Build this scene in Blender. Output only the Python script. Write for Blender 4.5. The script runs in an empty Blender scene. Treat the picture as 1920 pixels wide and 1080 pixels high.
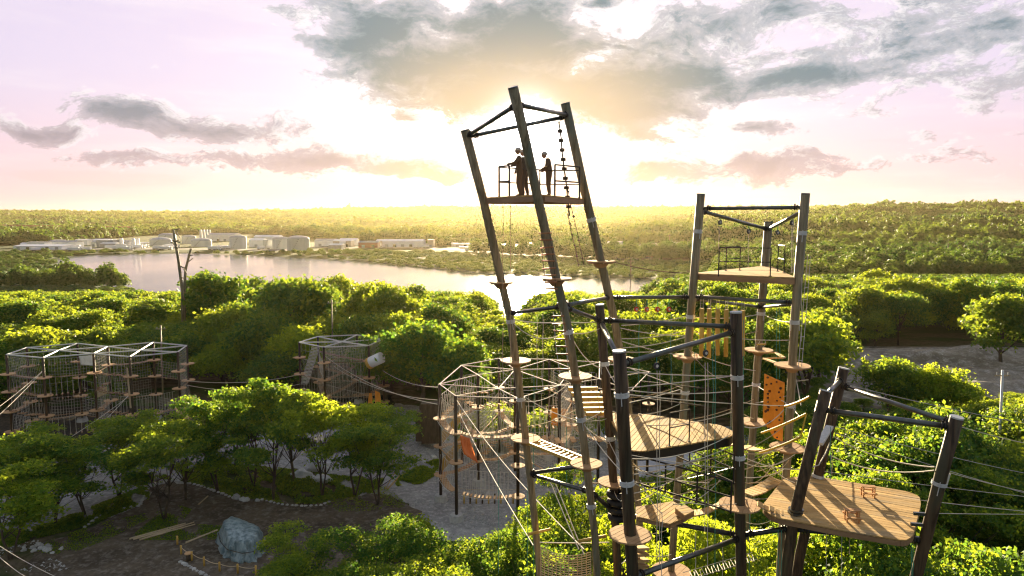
import bpy, bmesh, math, random
import numpy as np
from mathutils import Vector, Matrix, noise as mnoise
from math import radians as R, sin, cos, pi, sqrt, atan2
SC = bpy.context.scene
COL = SC.collection
# ------------------------------------------------------------------ camera, sky, sun, exposure
CAMH, PITCH, FPX = 26.0, R(5.8), 1280.0
SUN_AZ, SUN_EL = R(1.1), R(7.4)
EXPOSURE = 2.4
cam_data = bpy.data.cameras.new('camera')
cam_data.lens = 24.0; cam_data.sensor_width = 36.0
cam_data.clip_start = 0.1; cam_data.clip_end = 20000
cam = bpy.data.objects.new('camera', cam_data); COL.objects.link(cam)
cam.location = (0, 0, CAMH); cam.rotation_euler = (pi/2 - PITCH, 0, 0)
SC.camera = cam
SC.view_settings.view_transform = 'Standard'; SC.view_settings.look = 'None'
SC.view_settings.exposure = EXPOSURE; SC.view_settings.gamma = 1; SC.view_settings.use_curve_mapping = False
SC.cycles.use_denoising = True; SC.cycles.filter_width = 1.2; SC.cycles.use_adaptive_sampling = False
SC.cycles.max_bounces = 6; SC.cycles.diffuse_bounces = 2; SC.cycles.glossy_bounces = 2
SC.cycles.transmission_bounces = 3; SC.cycles.volume_bounces = 0; SC.cycles.transparent_max_bounces = 4
SC.cycles.sample_clamp_indirect = 4

def ray(px, py):
    a, b = (px-960)/FPX, (540-py)/FPX
    return Vector((a, cos(PITCH) + b*sin(PITCH), -sin(PITCH) + b*cos(PITCH)))
def at(px, py, Y):
    d = ray(px, py); return Vector((0, 0, CAMH)) + d*(Y/d.y)
def gnd(px, py, z=0.0):
    d = ray(px, py); return Vector((0, 0, CAMH)) + d*((z-CAMH)/d.z)
def azel(px, py):
    d = ray(px, py).normalized(); return atan2(d.x, d.y), math.asin(d.z)

class NT:
    """small helper for writing node trees"""
    def __init__(s, tree): s.t = tree; s.n = tree.nodes; s.l = tree.links
    def new(s, typ, ins=None, **kw):
        n = s.n.new(typ)
        for k, v in kw.items(): setattr(n, k, v)
        for k, v in (ins or {}).items(): s.put(n.inputs[k], v)
        return n
    def put(s, sock, v):
        if isinstance(v, bpy.types.NodeSocket): s.l.new(v, sock)
        elif isinstance(v, bpy.types.Node): s.l.new(v.outputs[0], sock)
        else: sock.default_value = v
    def m(s, op, a, b=None, c=None, clamp=False):
        n = s.n.new('ShaderNodeMath'); n.operation = op; n.use_clamp = clamp
        s.put(n.inputs[0], a)
        if b is not None: s.put(n.inputs[1], b)
        if c is not None: s.put(n.inputs[2], c)
        return n.outputs[0]
    def ss(s, x, lo, hi, a=0.0, b=1.0):
        n = s.n.new('ShaderNodeMapRange'); n.interpolation_type = 'SMOOTHSTEP'
        s.put(n.inputs[0], x); n.inputs[1].default_value = lo; n.inputs[2].default_value = hi
        n.inputs[3].default_value = a; n.inputs[4].default_value = b
        return n.outputs[0]
    def mix(s, f, a, b, mode='MIX'):
        n = s.n.new('ShaderNodeMix'); n.data_type = 'RGBA'; n.blend_type = mode
        s.put(n.inputs[0], f)
        for k, v in ((6, a), (7, b)):
            s.put(n.inputs[k], v if not isinstance(v, tuple) else (*v[:3], 1))
        return n.outputs[2]
    def noise(s, vec, scale, detail=4, rough=.5, dist=0.0):
        n = s.new('ShaderNodeTexNoise', {'Scale': scale, 'Detail': detail, 'Roughness': rough, 'Distortion': dist})
        if vec is not None: s.put(n.inputs['Vector'], vec)
        return n
def lin(r, g, b):
    f = lambda c: (c/255/12.92 if c/255 <= .04045 else ((c/255+.055)/1.055)**2.4)
    return (f(r), f(g), f(b))

world = bpy.data.worlds.new('World'); SC.world = world; world.use_nodes = True
def build_world():
    w = NT(world.node_tree); w.n.clear()
    K = 2**-EXPOSURE
    sk = lambda r, g, b, k=1.0: tuple(c*K*k for c in lin(r, g, b))
    # cloud density as a node group of direction
    gt = bpy.data.node_groups.new('cloud_density', 'ShaderNodeTree')
    gt.interface.new_socket('Vector', in_out='INPUT', socket_type='NodeSocketVector')
    gt.interface.new_socket('Density', in_out='OUTPUT', socket_type='NodeSocketFloat')
    g = NT(gt); gi = g.new('NodeGroupInput'); go = g.new('NodeGroupOutput')
    wn = g.noise(gi.outputs[0], 9.0, 3, .55)
    off = g.new('ShaderNodeVectorMath', {0: wn.outputs['Color'], 1: (.5, .5, .5)}, operation='SUBTRACT')
    off2 = g.new('ShaderNodeVectorMath', {0: off.outputs[0], 'Scale': .05}, operation='SCALE')
    vec = g.new('ShaderNodeVectorMath', {0: gi.outputs[0], 1: off2.outputs[0]}, operation='ADD')
    sp = g.new('ShaderNodeSeparateXYZ', {0: vec.outputs[0]})
    az = g.m('ARCTAN2', sp.outputs[0], sp.outputs[1]); el = g.m('ARCSINE', sp.outputs[2])
    F = -.42
    for (px, py, rx, ry, wt) in BLOBS:
        a, e = azel(px, py)
        dx = g.m('MULTIPLY', g.m('SUBTRACT', az, a), FPX/rx); dy = g.m('MULTIPLY', g.m('SUBTRACT', el, e), FPX/ry)
        r2 = g.m('ADD', g.m('MULTIPLY', dx, dx), g.m('MULTIPLY', dy, dy))
        v = g.m('MULTIPLY', g.m('SUBTRACT', 1.0, g.m('SQRT', r2)), wt)
        F = g.m('MAXIMUM', F, v) if isinstance(F, float) else g.m('SMOOTH_MAX', F, v, .15)
    st = g.new('ShaderNodeVectorMath', {0: vec.outputs[0], 1: (1, 1, 2.2)}, operation='MULTIPLY')
    n1 = g.noise(st.outputs[0], 13.0, 12, .66, .1)
    d = g.m('ADD', g.m('MULTIPLY', F, .98), g.m('MULTIPLY', g.m('SUBTRACT', n1.outputs[0], .485), 2.6))
    g.put(go.inputs[0], d)
    tc = w.new('ShaderNodeTexCoord'); D = tc.outputs['Generated']
    sdir = (cos(SUN_EL)*sin(SUN_AZ), cos(SUN_EL)*cos(SUN_AZ), sin(SUN_EL))
    dot = w.new('ShaderNodeVectorMath', {0: D, 1: sdir}, operation='DOT_PRODUCT')
    ang = w.m('ARCCOSINE', w.m('MINIMUM', dot.outputs['Value'], 1.0))           # radians from the sun
    sp = w.new('ShaderNodeSeparateXYZ', {0: D}); z = sp.outputs[2]
    def cd(vec):
        n = w.n.new('ShaderNodeGroup'); n.node_tree = gt; w.put(n.inputs[0], vec); return n.outputs[0]
    d0 = cd(D)
    tosun = w.new('ShaderNodeVectorMath', {0: sdir, 1: D}, operation='SUBTRACT')
    ts = w.new('ShaderNodeVectorMath', {0: tosun.outputs[0]}, operation='NORMALIZE')
    ts2 = w.new('ShaderNodeVectorMath', {0: ts.outputs[0], 'Scale': .014}, operation='SCALE')
    D2 = w.new('ShaderNodeVectorMath', {0: D, 1: ts2.outputs[0]}, operation='ADD')
    d1 = cd(D2.outputs[0])
    # clear part: physical sky behind a thin evening veil, brighter towards the sun
    sky = w.new('ShaderNodeTexSky', sky_type='NISHITA', sun_disc=False, sun_elevation=SUN_EL, sun_rotation=SUN_AZ,
                air_density=1.0, dust_density=1.5, ozone_density=1.5)
    skyv = w.new('ShaderNodeVectorMath', {0: sky.outputs[0], 'Scale': .05}, operation='SCALE')
    fade = w.ss(ang, .3, 2.6, 1.08, .72)
    veil = w.mix(w.ss(z, .0, .2), sk(240, 202, 212), sk(229, 214, 238))
    veil = w.mix(w.ss(z, .22, .8), veil, sk(190, 196, 215))
    veil = w.mix(w.ss(ang, .5, 2.4), veil, sk(172, 182, 190))
    streak = w.noise(w.new('ShaderNodeVectorMath', {0: D, 1: (1.2, 1.2, 9)}, operation='MULTIPLY').outputs[0], 3.5, 6, .6)
    veil = w.mix(w.ss(streak.outputs[0], .45, .75, 0, .45), veil, sk(250, 238, 245))
    veil = w.mix(w.m('MULTIPLY', w.ss(z, .0, .16, 1, 0), w.ss(streak.outputs[0], .42, .3, 0, .5)), veil, sk(214, 186, 196))
    vs = w.new('ShaderNodeVectorMath', {0: veil, 'Scale': fade}, operation='SCALE')
    w.put(vs.inputs['Scale'], fade)
    base = w.mix(.93, skyv.outputs[0], vs.outputs[0])
    # clouds
    alpha = w.ss(d0, .0, .24)
    thick = w.ss(d0, .08, .85)
    rim = w.ss(w.m('SUBTRACT', d0, d1), -.03, .16)
    near = w.ss(ang, .08, .30, 1, 0)
    body = w.mix(thick, sk(206, 206, 214), sk(108, 138, 150))
    low = w.ss(z, .05, .2, 1, 0)
    body = w.mix(w.m('MULTIPLY', low, .75), body, sk(204, 176, 184))
    body = w.mix(w.m('MULTIPLY', w.m('MULTIPLY', near, w.ss(z, .30, .16)), .85), body, sk(232, 204, 166))
    bl = w.new('ShaderNodeVectorMath', {0: body}, operation='SCALE'); w.put(bl.inputs['Scale'], w.ss(ang, .3, 2.4, 1.0, .6))
    edge = w.m('MULTIPLY', w.m('MULTIPLY', w.m('MAXIMUM', rim, w.ss(d0, .12, .02, 0, .8)), w.ss(d0, .55, .05)), w.ss(ang, .2, 1.2, 1.0, .3))
    cloud = w.mix(edge, bl.outputs[0], sk(255, 248, 250, 1.15))
    allsky = w.mix(w.m('MULTIPLY', alpha, .94), base, cloud)
    # the sun behind thin cloud: core and aureole
    core = w.m('EXPONENT', w.m('MULTIPLY', w.m('POWER', w.m('DIVIDE', ang, R(2.2)), 2.0), -1.0))
    aur = w.m('EXPONENT', w.m('DIVIDE', ang, -R(4.0)))
    gl = w.m('ADD', w.m('MULTIPLY', w.m('MULTIPLY', core, 3.2), w.m('SUBTRACT', 1.0, w.m('MULTIPLY', alpha, .9))), w.m('MULTIPLY', w.m('MULTIPLY', aur, .29), w.m('SUBTRACT', 1.0, w.m('MULTIPLY', alpha, .95))))
    glow = w.new('ShaderNodeVectorMath', {0: (1.0, .92, .84)}, operation='SCALE'); w.put(glow.inputs['Scale'], gl)
    tot = w.new('ShaderNodeVectorMath', {0: allsky, 1: glow.outputs[0]}, operation='ADD')
    bg = w.new('ShaderNodeBackground', {'Color': tot.outputs[0], 'Strength': 1.0})
    out = w.new('ShaderNodeOutputWorld'); w.l.new(bg.outputs[0], out.inputs[0])
BLOBS = [(700, 65, 140, 72, 1.1), (800, 115, 190, 88, 1.1), (960, 80, 250, 100, 1.2), (1000, 150, 200, 70, 1), (900, 185, 150, 40, .9), (1080, 175, 170, 55, .9),
         (1200, 150, 240, 75, 1.05), (1300, 150, 160, 60, .9), (1340, 60, 90, 45, .7), (1500, 140, 200, 50, .7), (1190, 215, 150, 34, .9),
         (1690, 110, 260, 55, .34), (1600, 55, 330, 80, .16), (1860, 150, 150, 60, .22), (1480, 30, 170, 45, .42), (620, 15, 90, 30, .4), (1790, 60, 160, 40, .5), (1130, 8, 60, 14, .8),
         (250, 215, 120, 26, .75), (410, 240, 140, 28, .7), (60, 240, 110, 22, .7), (560, 300, 230, 22, .62), (740, 322, 170, 20, .6),
         (1420, 312, 260, 24, .6), (1200, 252, 30, 16, .6), (1650, 308, 160, 14, .4), (775, 222, 35, 16, .5), (1420, 240, 60, 14, .3),
         (250, 292, 190, 13, .4)]
build_world()
world.cycles.sampling_method = 'MANUAL'; world.cycles.sample_map_resolution = 512

sd = bpy.data.lights.new('sun', 'SUN'); sd.energy = 5.0; sd.angle = R(.55); sd.color = (1.0, .80, .50)
sun = bpy.data.objects.new('sun', sd); COL.objects.link(sun)
sun.rotation_euler = Vector((-cos(SUN_EL)*sin(SUN_AZ), -cos(SUN_EL)*cos(SUN_AZ), -sin(SUN_EL))).to_track_quat('-Z', 'Y').to_euler()
sun.location = (0, 60, 80)

# ------------------------------------------------------------------ materials
MATS = {}
def mat(name, fn=None, **kw):
    if name in MATS: return MATS[name]
    m = bpy.data.materials.new(name); m.use_nodes = True; MATS[name] = m
    t = NT(m.node_tree); b = t.n['Principled BSDF']
    col = kw.get('col', (.5, .5, .5))
    b.inputs['Base Color'].default_value = (*col, 1)
    b.inputs['Roughness'].default_value = kw.get('rough', .6)
    b.inputs['Metallic'].default_value = kw.get('metal', 0)
    b.inputs['Specular IOR Level'].default_value = kw.get('spec', .4)
    if fn: fn(t, b)
    return m
def grain(c1, c2, scale=3.0, stretch=(1, 1, 1), bump=.2, obj_rand=.15, c3=None):
    def fn(t, b):
        tc = t.new('ShaderNodeTexCoord')
        mp = t.new('ShaderNodeMapping', {'Vector': tc.outputs['Object'], 'Scale': stretch})
        oi = t.new('ShaderNodeObjectInfo')
        loc = t.new('ShaderNodeVectorMath', {0: mp.outputs[0]}, operation='ADD')
        t.put(loc.inputs[1], t.new('ShaderNodeCombineXYZ', {0: t.m('MULTIPLY', oi.outputs['Random'], 37.0), 1: t.m('MULTIPLY', oi.outputs['Random'], 11.0)}).outputs[0])
        n = t.noise(loc.outputs[0], scale, 6, .6, .3)
        c = t.mix(t.ss(n.outputs[0], .3, .7), c1, c2)
        if c3:
            n3 = t.noise(loc.outputs[0], scale*.25, 3, .5)
            c = t.mix(t.ss(n3.outputs[0], .5, .7), c, c3)
        v = t.m('ADD', 1-obj_rand, t.m('MULTIPLY', oi.outputs['Random'], 2*obj_rand))
        sc_ = t.new('ShaderNodeVectorMath', {0: c}, operation='SCALE'); t.put(sc_.inputs['Scale'], v)
        t.put(b.inputs['Base Color'], sc_.outputs[0])
        if bump:
            bp = t.new('ShaderNodeBump', {'Strength': bump, 'Distance': .02, 'Height': n.outputs[0]})
            t.put(b.inputs['Normal'], bp.outputs[0])
    return fn
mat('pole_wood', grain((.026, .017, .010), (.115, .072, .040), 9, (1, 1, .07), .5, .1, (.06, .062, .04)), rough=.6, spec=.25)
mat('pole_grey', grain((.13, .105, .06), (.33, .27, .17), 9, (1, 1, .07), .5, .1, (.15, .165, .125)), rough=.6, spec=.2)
mat('deck_wood', grain((.46, .29, .11), (.60, .40, .17), 4, (.15, 1, 1), .2, .26, (.36, .27, .16)), rough=.8, spec=.12)
mat('deck_round', grain((.40, .24, .12), (.54, .35, .19), 6, (.3, 1, 1), .2, .15), rough=.8, spec=.12)
mat('deck_edge', grain((.24, .14, .07), (.34, .21, .11), 4, (.2, .2, 1), .2, .1), rough=.65)
mat('yellow_wood', grain((.50, .29, .05), (.62, .40, .09), 6, (1, 1, .2), .2, .12), rough=.6)
mat('bench_wood', grain((.40, .19, .06), (.5, .26, .09), 6, (1, 1, 1), .2, .1), rough=.6)
mat('red_wood', grain((.30, .12, .05), (.42, .2, .09), 6, (1, 1, 1), .2, .1), rough=.6)
mat('steel', grain((.09, .10, .10), (.15, .16, .155), 4, (1, 1, 1), .05, .06), rough=.3, metal=.85)
mat('steel_dark', grain((.035, .04, .045), (.07, .075, .08), 4, (1, 1, 1), .05, .06), rough=.38, metal=.6)
mat('rail_metal', col=(.035, .03, .025), rough=.45, metal=.4)
mat('galvanised', grain((.44, .35, .28), (.54, .44, .37), 2, (1, 1, 1), .0, .05), rough=.7, spec=.2)
mat('roof_pale', grain((.50, .52, .47), (.62, .63, .58), 2, (1, 1, 1), .0, .05), rough=.5, metal=.2)
mat('collar', grain((.45, .47, .48), (.62, .63, .62), 8, (1, 1, 1), .1, .05), rough=.5)
mat('rope_white', grain((.55, .52, .44), (.68, .64, .55), 20, (1, 1, 1), 0, .1), rough=.8)
mat('rope_tan', grain((.42, .33, .20), (.55, .43, .27), 20, (1, 1, 1), 0, .1), rough=.85)
mat('rope_green', col=(.06, .33, .24), rough=.7)
mat('rope_dark', col=(.06, .045, .03), rough=.8)
mat('cable', col=(.42, .42, .40), rough=.4, metal=.6)
mat('strap_yellow', grain((.62, .38, .02), (.72, .46, .04), 9, (1, 1, 1), .1, .05), rough=.55)
mat('net_tan', grain((.50, .37, .18), (.62, .48, .27), 9, (1, 1, 1), .1, .05), rough=.8)
mat('orange_panel', grain((.74, .26, .02), (.84, .32, .03), 3, (1, 1, 1), .1, .04), rough=.5)
mat('red_cloth', grain((.60, .12, .02), (.75, .2, .04), 3, (1, 1, 1), .1, .04), rough=.6)
mat('hold', col=(.10, .035, .02), rough=.6)
mat('rubber', col=(.012, .012, .014), rough=.6)
mat('concrete', grain((.38, .38, .36), (.5, .5, .47), 4, (1, 1, 1), .3, .08), rough=.85)
mat('red_plastic', col=(.5, .04, .02), rough=.4)
mat('white_paint', grain((.74, .74, .75), (.84, .84, .84), .2, (1, 1, 1), 0, .08), rough=.5)
mat('tank_paint', grain((.55, .57, .54), (.68, .69, .66), .12, (1, 1, .2), 0, .06), rough=.5)
mat('roof_grey', grain((.30, .31, .32), (.42, .42, .42), .2, (1, 1, 1), 0, .1), rough=.6)
mat('beige_paint', grain((.45, .38, .29), (.56, .48, .38), .2, (1, 1, 1), 0, .1), rough=.6)
mat('rust_paint', col=(.32, .11, .06), rough=.6)
mat('dark_glass', col=(.03, .035, .04), rough=.2)
mat('bark', grain((.06, .045, .03), (.11, .085, .06), 5, (1, 1, .2), .4, .2), rough=.9)
mat('stone', grain((.36, .37, .36), (.55, .55, .52), 2.5, (1, 1, 1), .5, .2), rough=.9)
mat('tarp', grain((.055, .11, .125), (.29, .37, .38), 3.2, (1, 1, .22), .9, .0), rough=.42, spec=.5)
mat('tarp_white', grain((.5, .52, .52), (.66, .68, .68), 1.2, (1, 1, 1), .3, .1), rough=.5)
mat('skin', col=(.35, .2, .13), rough=.6)
mat('clothes_sun_tint', col=(.14, .09, .05), rough=.8)  # brown lifted so the gold sun glare sits in the cloth colour
mat('clothes_sun_tint_dim', col=(.10, .08, .06), rough=.8)  # weaker brown, also tinted for the gold glare
mat('helmet', col=(.45, .40, .35), rough=.35)
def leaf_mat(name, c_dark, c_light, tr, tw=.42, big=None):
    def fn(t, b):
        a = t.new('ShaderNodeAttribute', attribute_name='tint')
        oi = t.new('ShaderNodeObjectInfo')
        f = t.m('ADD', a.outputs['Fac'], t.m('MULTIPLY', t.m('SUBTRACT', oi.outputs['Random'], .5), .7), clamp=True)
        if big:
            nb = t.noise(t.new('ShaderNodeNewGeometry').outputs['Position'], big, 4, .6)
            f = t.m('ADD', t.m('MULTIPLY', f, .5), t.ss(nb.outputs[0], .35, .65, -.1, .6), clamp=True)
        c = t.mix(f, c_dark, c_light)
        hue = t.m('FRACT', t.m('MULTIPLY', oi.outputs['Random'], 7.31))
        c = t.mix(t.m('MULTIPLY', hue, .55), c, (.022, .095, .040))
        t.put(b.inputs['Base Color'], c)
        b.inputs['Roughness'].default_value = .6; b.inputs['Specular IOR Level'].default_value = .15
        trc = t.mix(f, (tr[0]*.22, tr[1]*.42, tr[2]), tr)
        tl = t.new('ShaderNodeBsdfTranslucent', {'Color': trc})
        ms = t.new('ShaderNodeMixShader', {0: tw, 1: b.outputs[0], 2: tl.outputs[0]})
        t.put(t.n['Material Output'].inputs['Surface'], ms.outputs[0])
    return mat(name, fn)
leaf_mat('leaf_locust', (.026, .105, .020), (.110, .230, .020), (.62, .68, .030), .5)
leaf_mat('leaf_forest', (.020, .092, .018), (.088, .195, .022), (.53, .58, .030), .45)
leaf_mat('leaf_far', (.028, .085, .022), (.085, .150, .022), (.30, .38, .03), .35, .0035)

# ------------------------------------------------------------------ object helpers
class MB:
    """collects shapes; build() links them as one mesh object"""
    def __init__(s): s.v = []; s.f = []
    def add(s, vs, fs):
        k = len(s.v); s.v += [tuple(v) for v in vs]; s.f += [tuple(i+k for i in f) for f in fs]; return s
    def box(s, c, size, M=None):
        x, y, z = (d/2 for d in size); c = Vector(c)
        vs = [Vector((a, b, d)) for a in (-x, x) for b in (-y, y) for d in (-z, z)]
        if M is not None: vs = [M @ v for v in vs]
        return s.add([v+c for v in vs], [(0, 1, 3, 2), (4, 6, 7, 5), (0, 4, 5, 1), (2, 3, 7, 6), (0, 2, 6, 4), (1, 5, 7, 3)])
    def bar(s, p, q, w, h):
        """rectangular bar from p to q, w wide, h high"""
        p, q = Vector(p), Vector(q); d = q-p; L = d.length; x = d/L
        y = Vector((0, 0, 1)).cross(x)
        if y.length < 1e-4: y = Vector((0, 1, 0))
        y.normalize(); z = x.cross(y)
        M = Matrix((x, y, z)).transposed()
        return s.box((p+q)/2, (L, w, h), M)
    def tube(s, pts, r, n=8, r2=None, cap=True):
        pts = [Vector(p) for p in pts]; m = len(pts); r2 = r if r2 is None else r2
        vs = []; fs = []
        u = None
        for i, p in enumerate(pts):
            t = (pts[min(i+1, m-1)] - pts[max(i-1, 0)]).normalized()
            if u is None:
                u = t.cross(Vector((0, 0, 1)))
                if u.length < .05: u = t.cross(Vector((0, 1, 0)))
            u = (u - t*u.dot(t)).normalized(); w = t.cross(u)
            rr = r + (r2-r)*i/(m-1)
            for k in range(n):
                a = 2*pi*k/n; vs.append(p + u*cos(a)*rr + w*sin(a)*rr)
        for i in range(m-1):
            for k in range(n):
                k2 = (k+1) % n
                fs.append((i*n+k, (i+1)*n+k, (i+1)*n+k2, i*n+k2))
        if cap: fs += [tuple(range(n)), tuple(reversed(range((m-1)*n, m*n)))]
        return s.add(vs, fs)
    def disc(s, c, r, h, n=24, M=None, r0=None):
        c = Vector(c); r0 = r if r0 is None else r0
        vs = [Vector((cos(2*pi*k/n)*(r0 if z < 0 else r), sin(2*pi*k/n)*(r0 if z < 0 else r), z)) for z in (-h/2, h/2) for k in range(n)]
        if M is not None: vs = [M @ v for v in vs]
        return s.add([v+c for v in vs], [tuple(reversed(range(n))), tuple(range(n, 2*n))] + [(k, (k+1) % n, n+(k+1) % n, n+k) for k in range(n)])
    def mesh(s, name, m, smooth=False):
        me = bpy.data.meshes.new(name); me.from_pydata(s.v, [], s.f)
        me.materials.append(MATS[m] if isinstance(m, str) else m)
        if smooth: me.polygons.foreach_set('use_smooth', [len(f) == 4 for f in s.f])
        me.update(); return me
    def build(s, name, m, parent=None, smooth=False, **tags):
        return link(name, s.mesh(name, m, smooth), parent, **tags)
def tagit(o, label=None, cat=None, group=None, kind=None):
    if label: o['label'] = label
    if cat: o['category'] = cat
    if group: o['group'] = group
    if kind: o['kind'] = kind
    return o
def link(name, me, parent=None, loc=None, rz=None, **tags):
    o = bpy.data.objects.new(name, me); COL.objects.link(o)
    if loc is not None: o.location = loc
    if rz is not None: o.rotation_euler = (0, 0, rz)
    if parent is not None:
        o.parent = parent
        if loc is None: o.matrix_parent_inverse = Matrix.Translation(-Vector(parent.location)) if parent.rotation_euler.z == 0 and parent.parent is None else Matrix()
    return tagit(o, **tags)
def thing(name, loc, label, cat, group=None):
    o = bpy.data.objects.new(name, None); COL.objects.link(o); o.location = loc; o.empty_display_size = .3
    return tagit(o, label, cat, group)
def copy_tree(o, parent=None):
    c = o.copy(); COL.objects.link(c)
    if parent is not None: c.parent = parent
    for ch in o.children: copy_tree(ch, c)
    return c
def sag(p, q, s, n=10):
    p, q = Vector(p), Vector(q)
    return [p.lerp(q, t/n) - Vector((0, 0, 4*s*(t/n)*(1-t/n))) for t in range(n+1)]
def lerp(a, b, t): return a+(b-a)*t
def sstep(a, b, x):
    t = np.clip((x-a)/(b-a), 0, 1); return t*t*(3-2*t)
# ------------------------------------------------------------------ terrain and lake
LZ = -10.0
LAKE_PX = [(120, 490), (170, 480), (330, 477), (480, 482), (600, 488), (700, 497), (850, 513), (1000, 521), (1130, 524), (1255, 531),
           (1290, 548), (1100, 600), (900, 615), (700, 600), (480, 585), (330, 562), (250, 540), (180, 515)]
LAKE = [gnd(x, y, LZ) for x, y in LAKE_PX]
def poly_sd(px, py, P):
    """signed distance to polygon, negative inside (numpy)"""
    d = np.full(px.shape, 1e18); ins = np.zeros(px.shape, bool); n = len(P)
    for i in range(n):
        ax, ay = P[i][0], P[i][1]; bx, by = P[(i+1) % n][0], P[(i+1) % n][1]
        ex, ey = bx-ax, by-ay; wx, wy = px-ax, py-ay
        t = np.clip((wx*ex+wy*ey)/(ex*ex+ey*ey), 0, 1)
        d = np.minimum(d, (wx-ex*t)**2+(wy-ey*t)**2)
        c = ((ay <= py) & (by > py)) | ((by <= py) & (ay > py))
        with np.errstate(divide='ignore', invalid='ignore'):
            xi = ax+(py-ay)/(by-ay if by != ay else 1e-9)*ex
        ins ^= c & (px < xi)
    return np.where(ins, -1, 1)*np.sqrt(d)
def wav(x, y, s, ph=0.0):
    return (np.sin(x/s+ph+1.3*np.sin(y/s*.7+ph*2))+np.sin(y/s*1.3+ph*3+1.1*np.sin(x/s*.6+1))+np.sin((x+y)/s*.8+ph))/3
def height(x, y):
    x = np.asarray(x, float); y = np.asarray(y, float)
    h = -8.6*sstep(112, 235, y)*(1-.45*sstep(30, 160, x-.12*y))
    h = h + wav(x, y, 38)*.9*sstep(100, 150, y)
    # hills far behind
    far = sstep(1500, 3900, y)
    h = h + far*(78 + 12*wav(x, y, 420, 1.0) + 12*wav(x, y, 1500, 2.0) - 22*sstep(.0, -.75, x/np.maximum(y, 1)))
    rt = sstep(.10, .50, x/np.maximum(y, 1))*sstep(480, 1500, y)
    h = h + rt*(35 + 12*wav(x, y, 150, .5) + 7*wav(x, y, 420, 3))*(1-far*.75)
    sdv = poly_sd(x, y, LAKE)
    k = sstep(22, -12, sdv)
    return h*(1-k) + k*(LZ-2.0) + (1-k)*0
def build_terrain():
    nx, ny = 240, 260
    ux = np.linspace(-1, 1, nx); xs = np.sinh(ux*5.0)/np.sinh(5.0)*7000
    uy = np.linspace(0, 1, ny); ys = -80+7600*(np.sinh(uy*5.2)/np.sinh(5.2))
    X, Y = np.meshgrid(xs, ys); Z = height(X, Y)
    V = np.stack([X, Y, Z], -1).reshape(-1, 3)
    i = np.arange(ny-1)[:, None]*nx+np.arange(nx-1)[None]
    Fq = np.stack([i, i+1, i+nx+1, i+nx], -1).reshape(-1, 4)
    me = bpy.data.meshes.new('terrain'); me.from_pydata(V.tolist(), [], Fq.tolist()); me.update()
    me.polygons.foreach_set('use_smooth', [True]*len(Fq))
    def fn(t, b):
        g = t.new('ShaderNodeNewGeometry'); P = g.outputs['Position']
        n1 = t.noise(P, .07, 6, .6); n2 = t.noise(P, .9, 6, .65); n3 = t.noise(P, 9, 4, .6)
        dirt = t.mix(t.ss(n2.outputs[0], .35, .65), (.07, .055, .035), (.16, .13, .09))
        grass = t.mix(n3.outputs[0], (.020, .045, .012), (.055, .095, .020))
        c = t.mix(t.ss(n1.outputs[0], .44, .56), dirt, grass)
        c = t.mix(t.ss(n3.outputs[0], .6, .75, 0, .5), c, (.25, .24, .21))
        sp = t.new('ShaderNodeSeparateXYZ', {0: P})
        c = t.mix(t.ss(sp.outputs[1], 90, 240), c, t.mix(.5, grass, (.02, .04, .01)))
        t.put(b.inputs['Base Color'], c)
        t.put(b.inputs['Normal'], t.new('ShaderNodeBump', {'Strength': .8, 'Distance': .15, 'Height': n2.outputs[0]}).outputs[0])
    mat('ground', fn, rough=.95, spec=.1)
    me.materials.append(MATS['ground'])
    link('ground', me, kind='structure')
build_terrain()
def build_lake():
    mb = MB(); P = [Vector(p) for p in LAKE]; c = sum(P, Vector())/len(P)
    P = [p+(p-c).normalized()*30 for p in P]
    # the sheet reaches a little under the banks
    me = bpy.data.meshes.new('lake_water'); me.from_pydata([(p.x, p.y, LZ+.45) for p in P], [], [tuple(range(len(P)))]); me.update()
    def fn(t, b):
        g = t.new('ShaderNodeNewGeometry')
        mp = t.new('ShaderNodeMapping', {'Vector': g.outputs['Position'], 'Scale': (1, .45, 1)})
        n = t.noise(mp.outputs[0], .55, 4, .6); n2 = t.noise(mp.outputs[0], .012, 3, .5)
        b.inputs['IOR'].default_value = 1.33
        t.put(b.inputs['Roughness'], t.ss(n2.outputs[0], .35, .65, .10, .2))
        t.put(b.inputs['Normal'], t.new('ShaderNodeBump', {'Strength': .22, 'Distance': .25, 'Height': n.outputs[0]}).outputs[0])
    mat('water', fn, col=(.10, .12, .12), spec=.5)
    me.materials.append(MATS['water'])
    link('lake_water', me, kind='structure')
build_lake()
# air
hz = MB().box((0, 3500, 30), (15600, 7400, 130))
def haze_fn(t, b):
    t.n.remove(b)
    pv = t.new('ShaderNodeVolumePrincipled', {'Color': (1.0, .83, .5, 1), 'Density': HAZE, 'Anisotropy': HAZE_G})
    t.put(t.n['Material Output'].inputs['Volume'], pv.outputs[0])
HAZE, HAZE_G = .000024, .67
mat('haze_air', haze_fn)
hz.build('haze', 'haze_air', kind='stuff')

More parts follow.
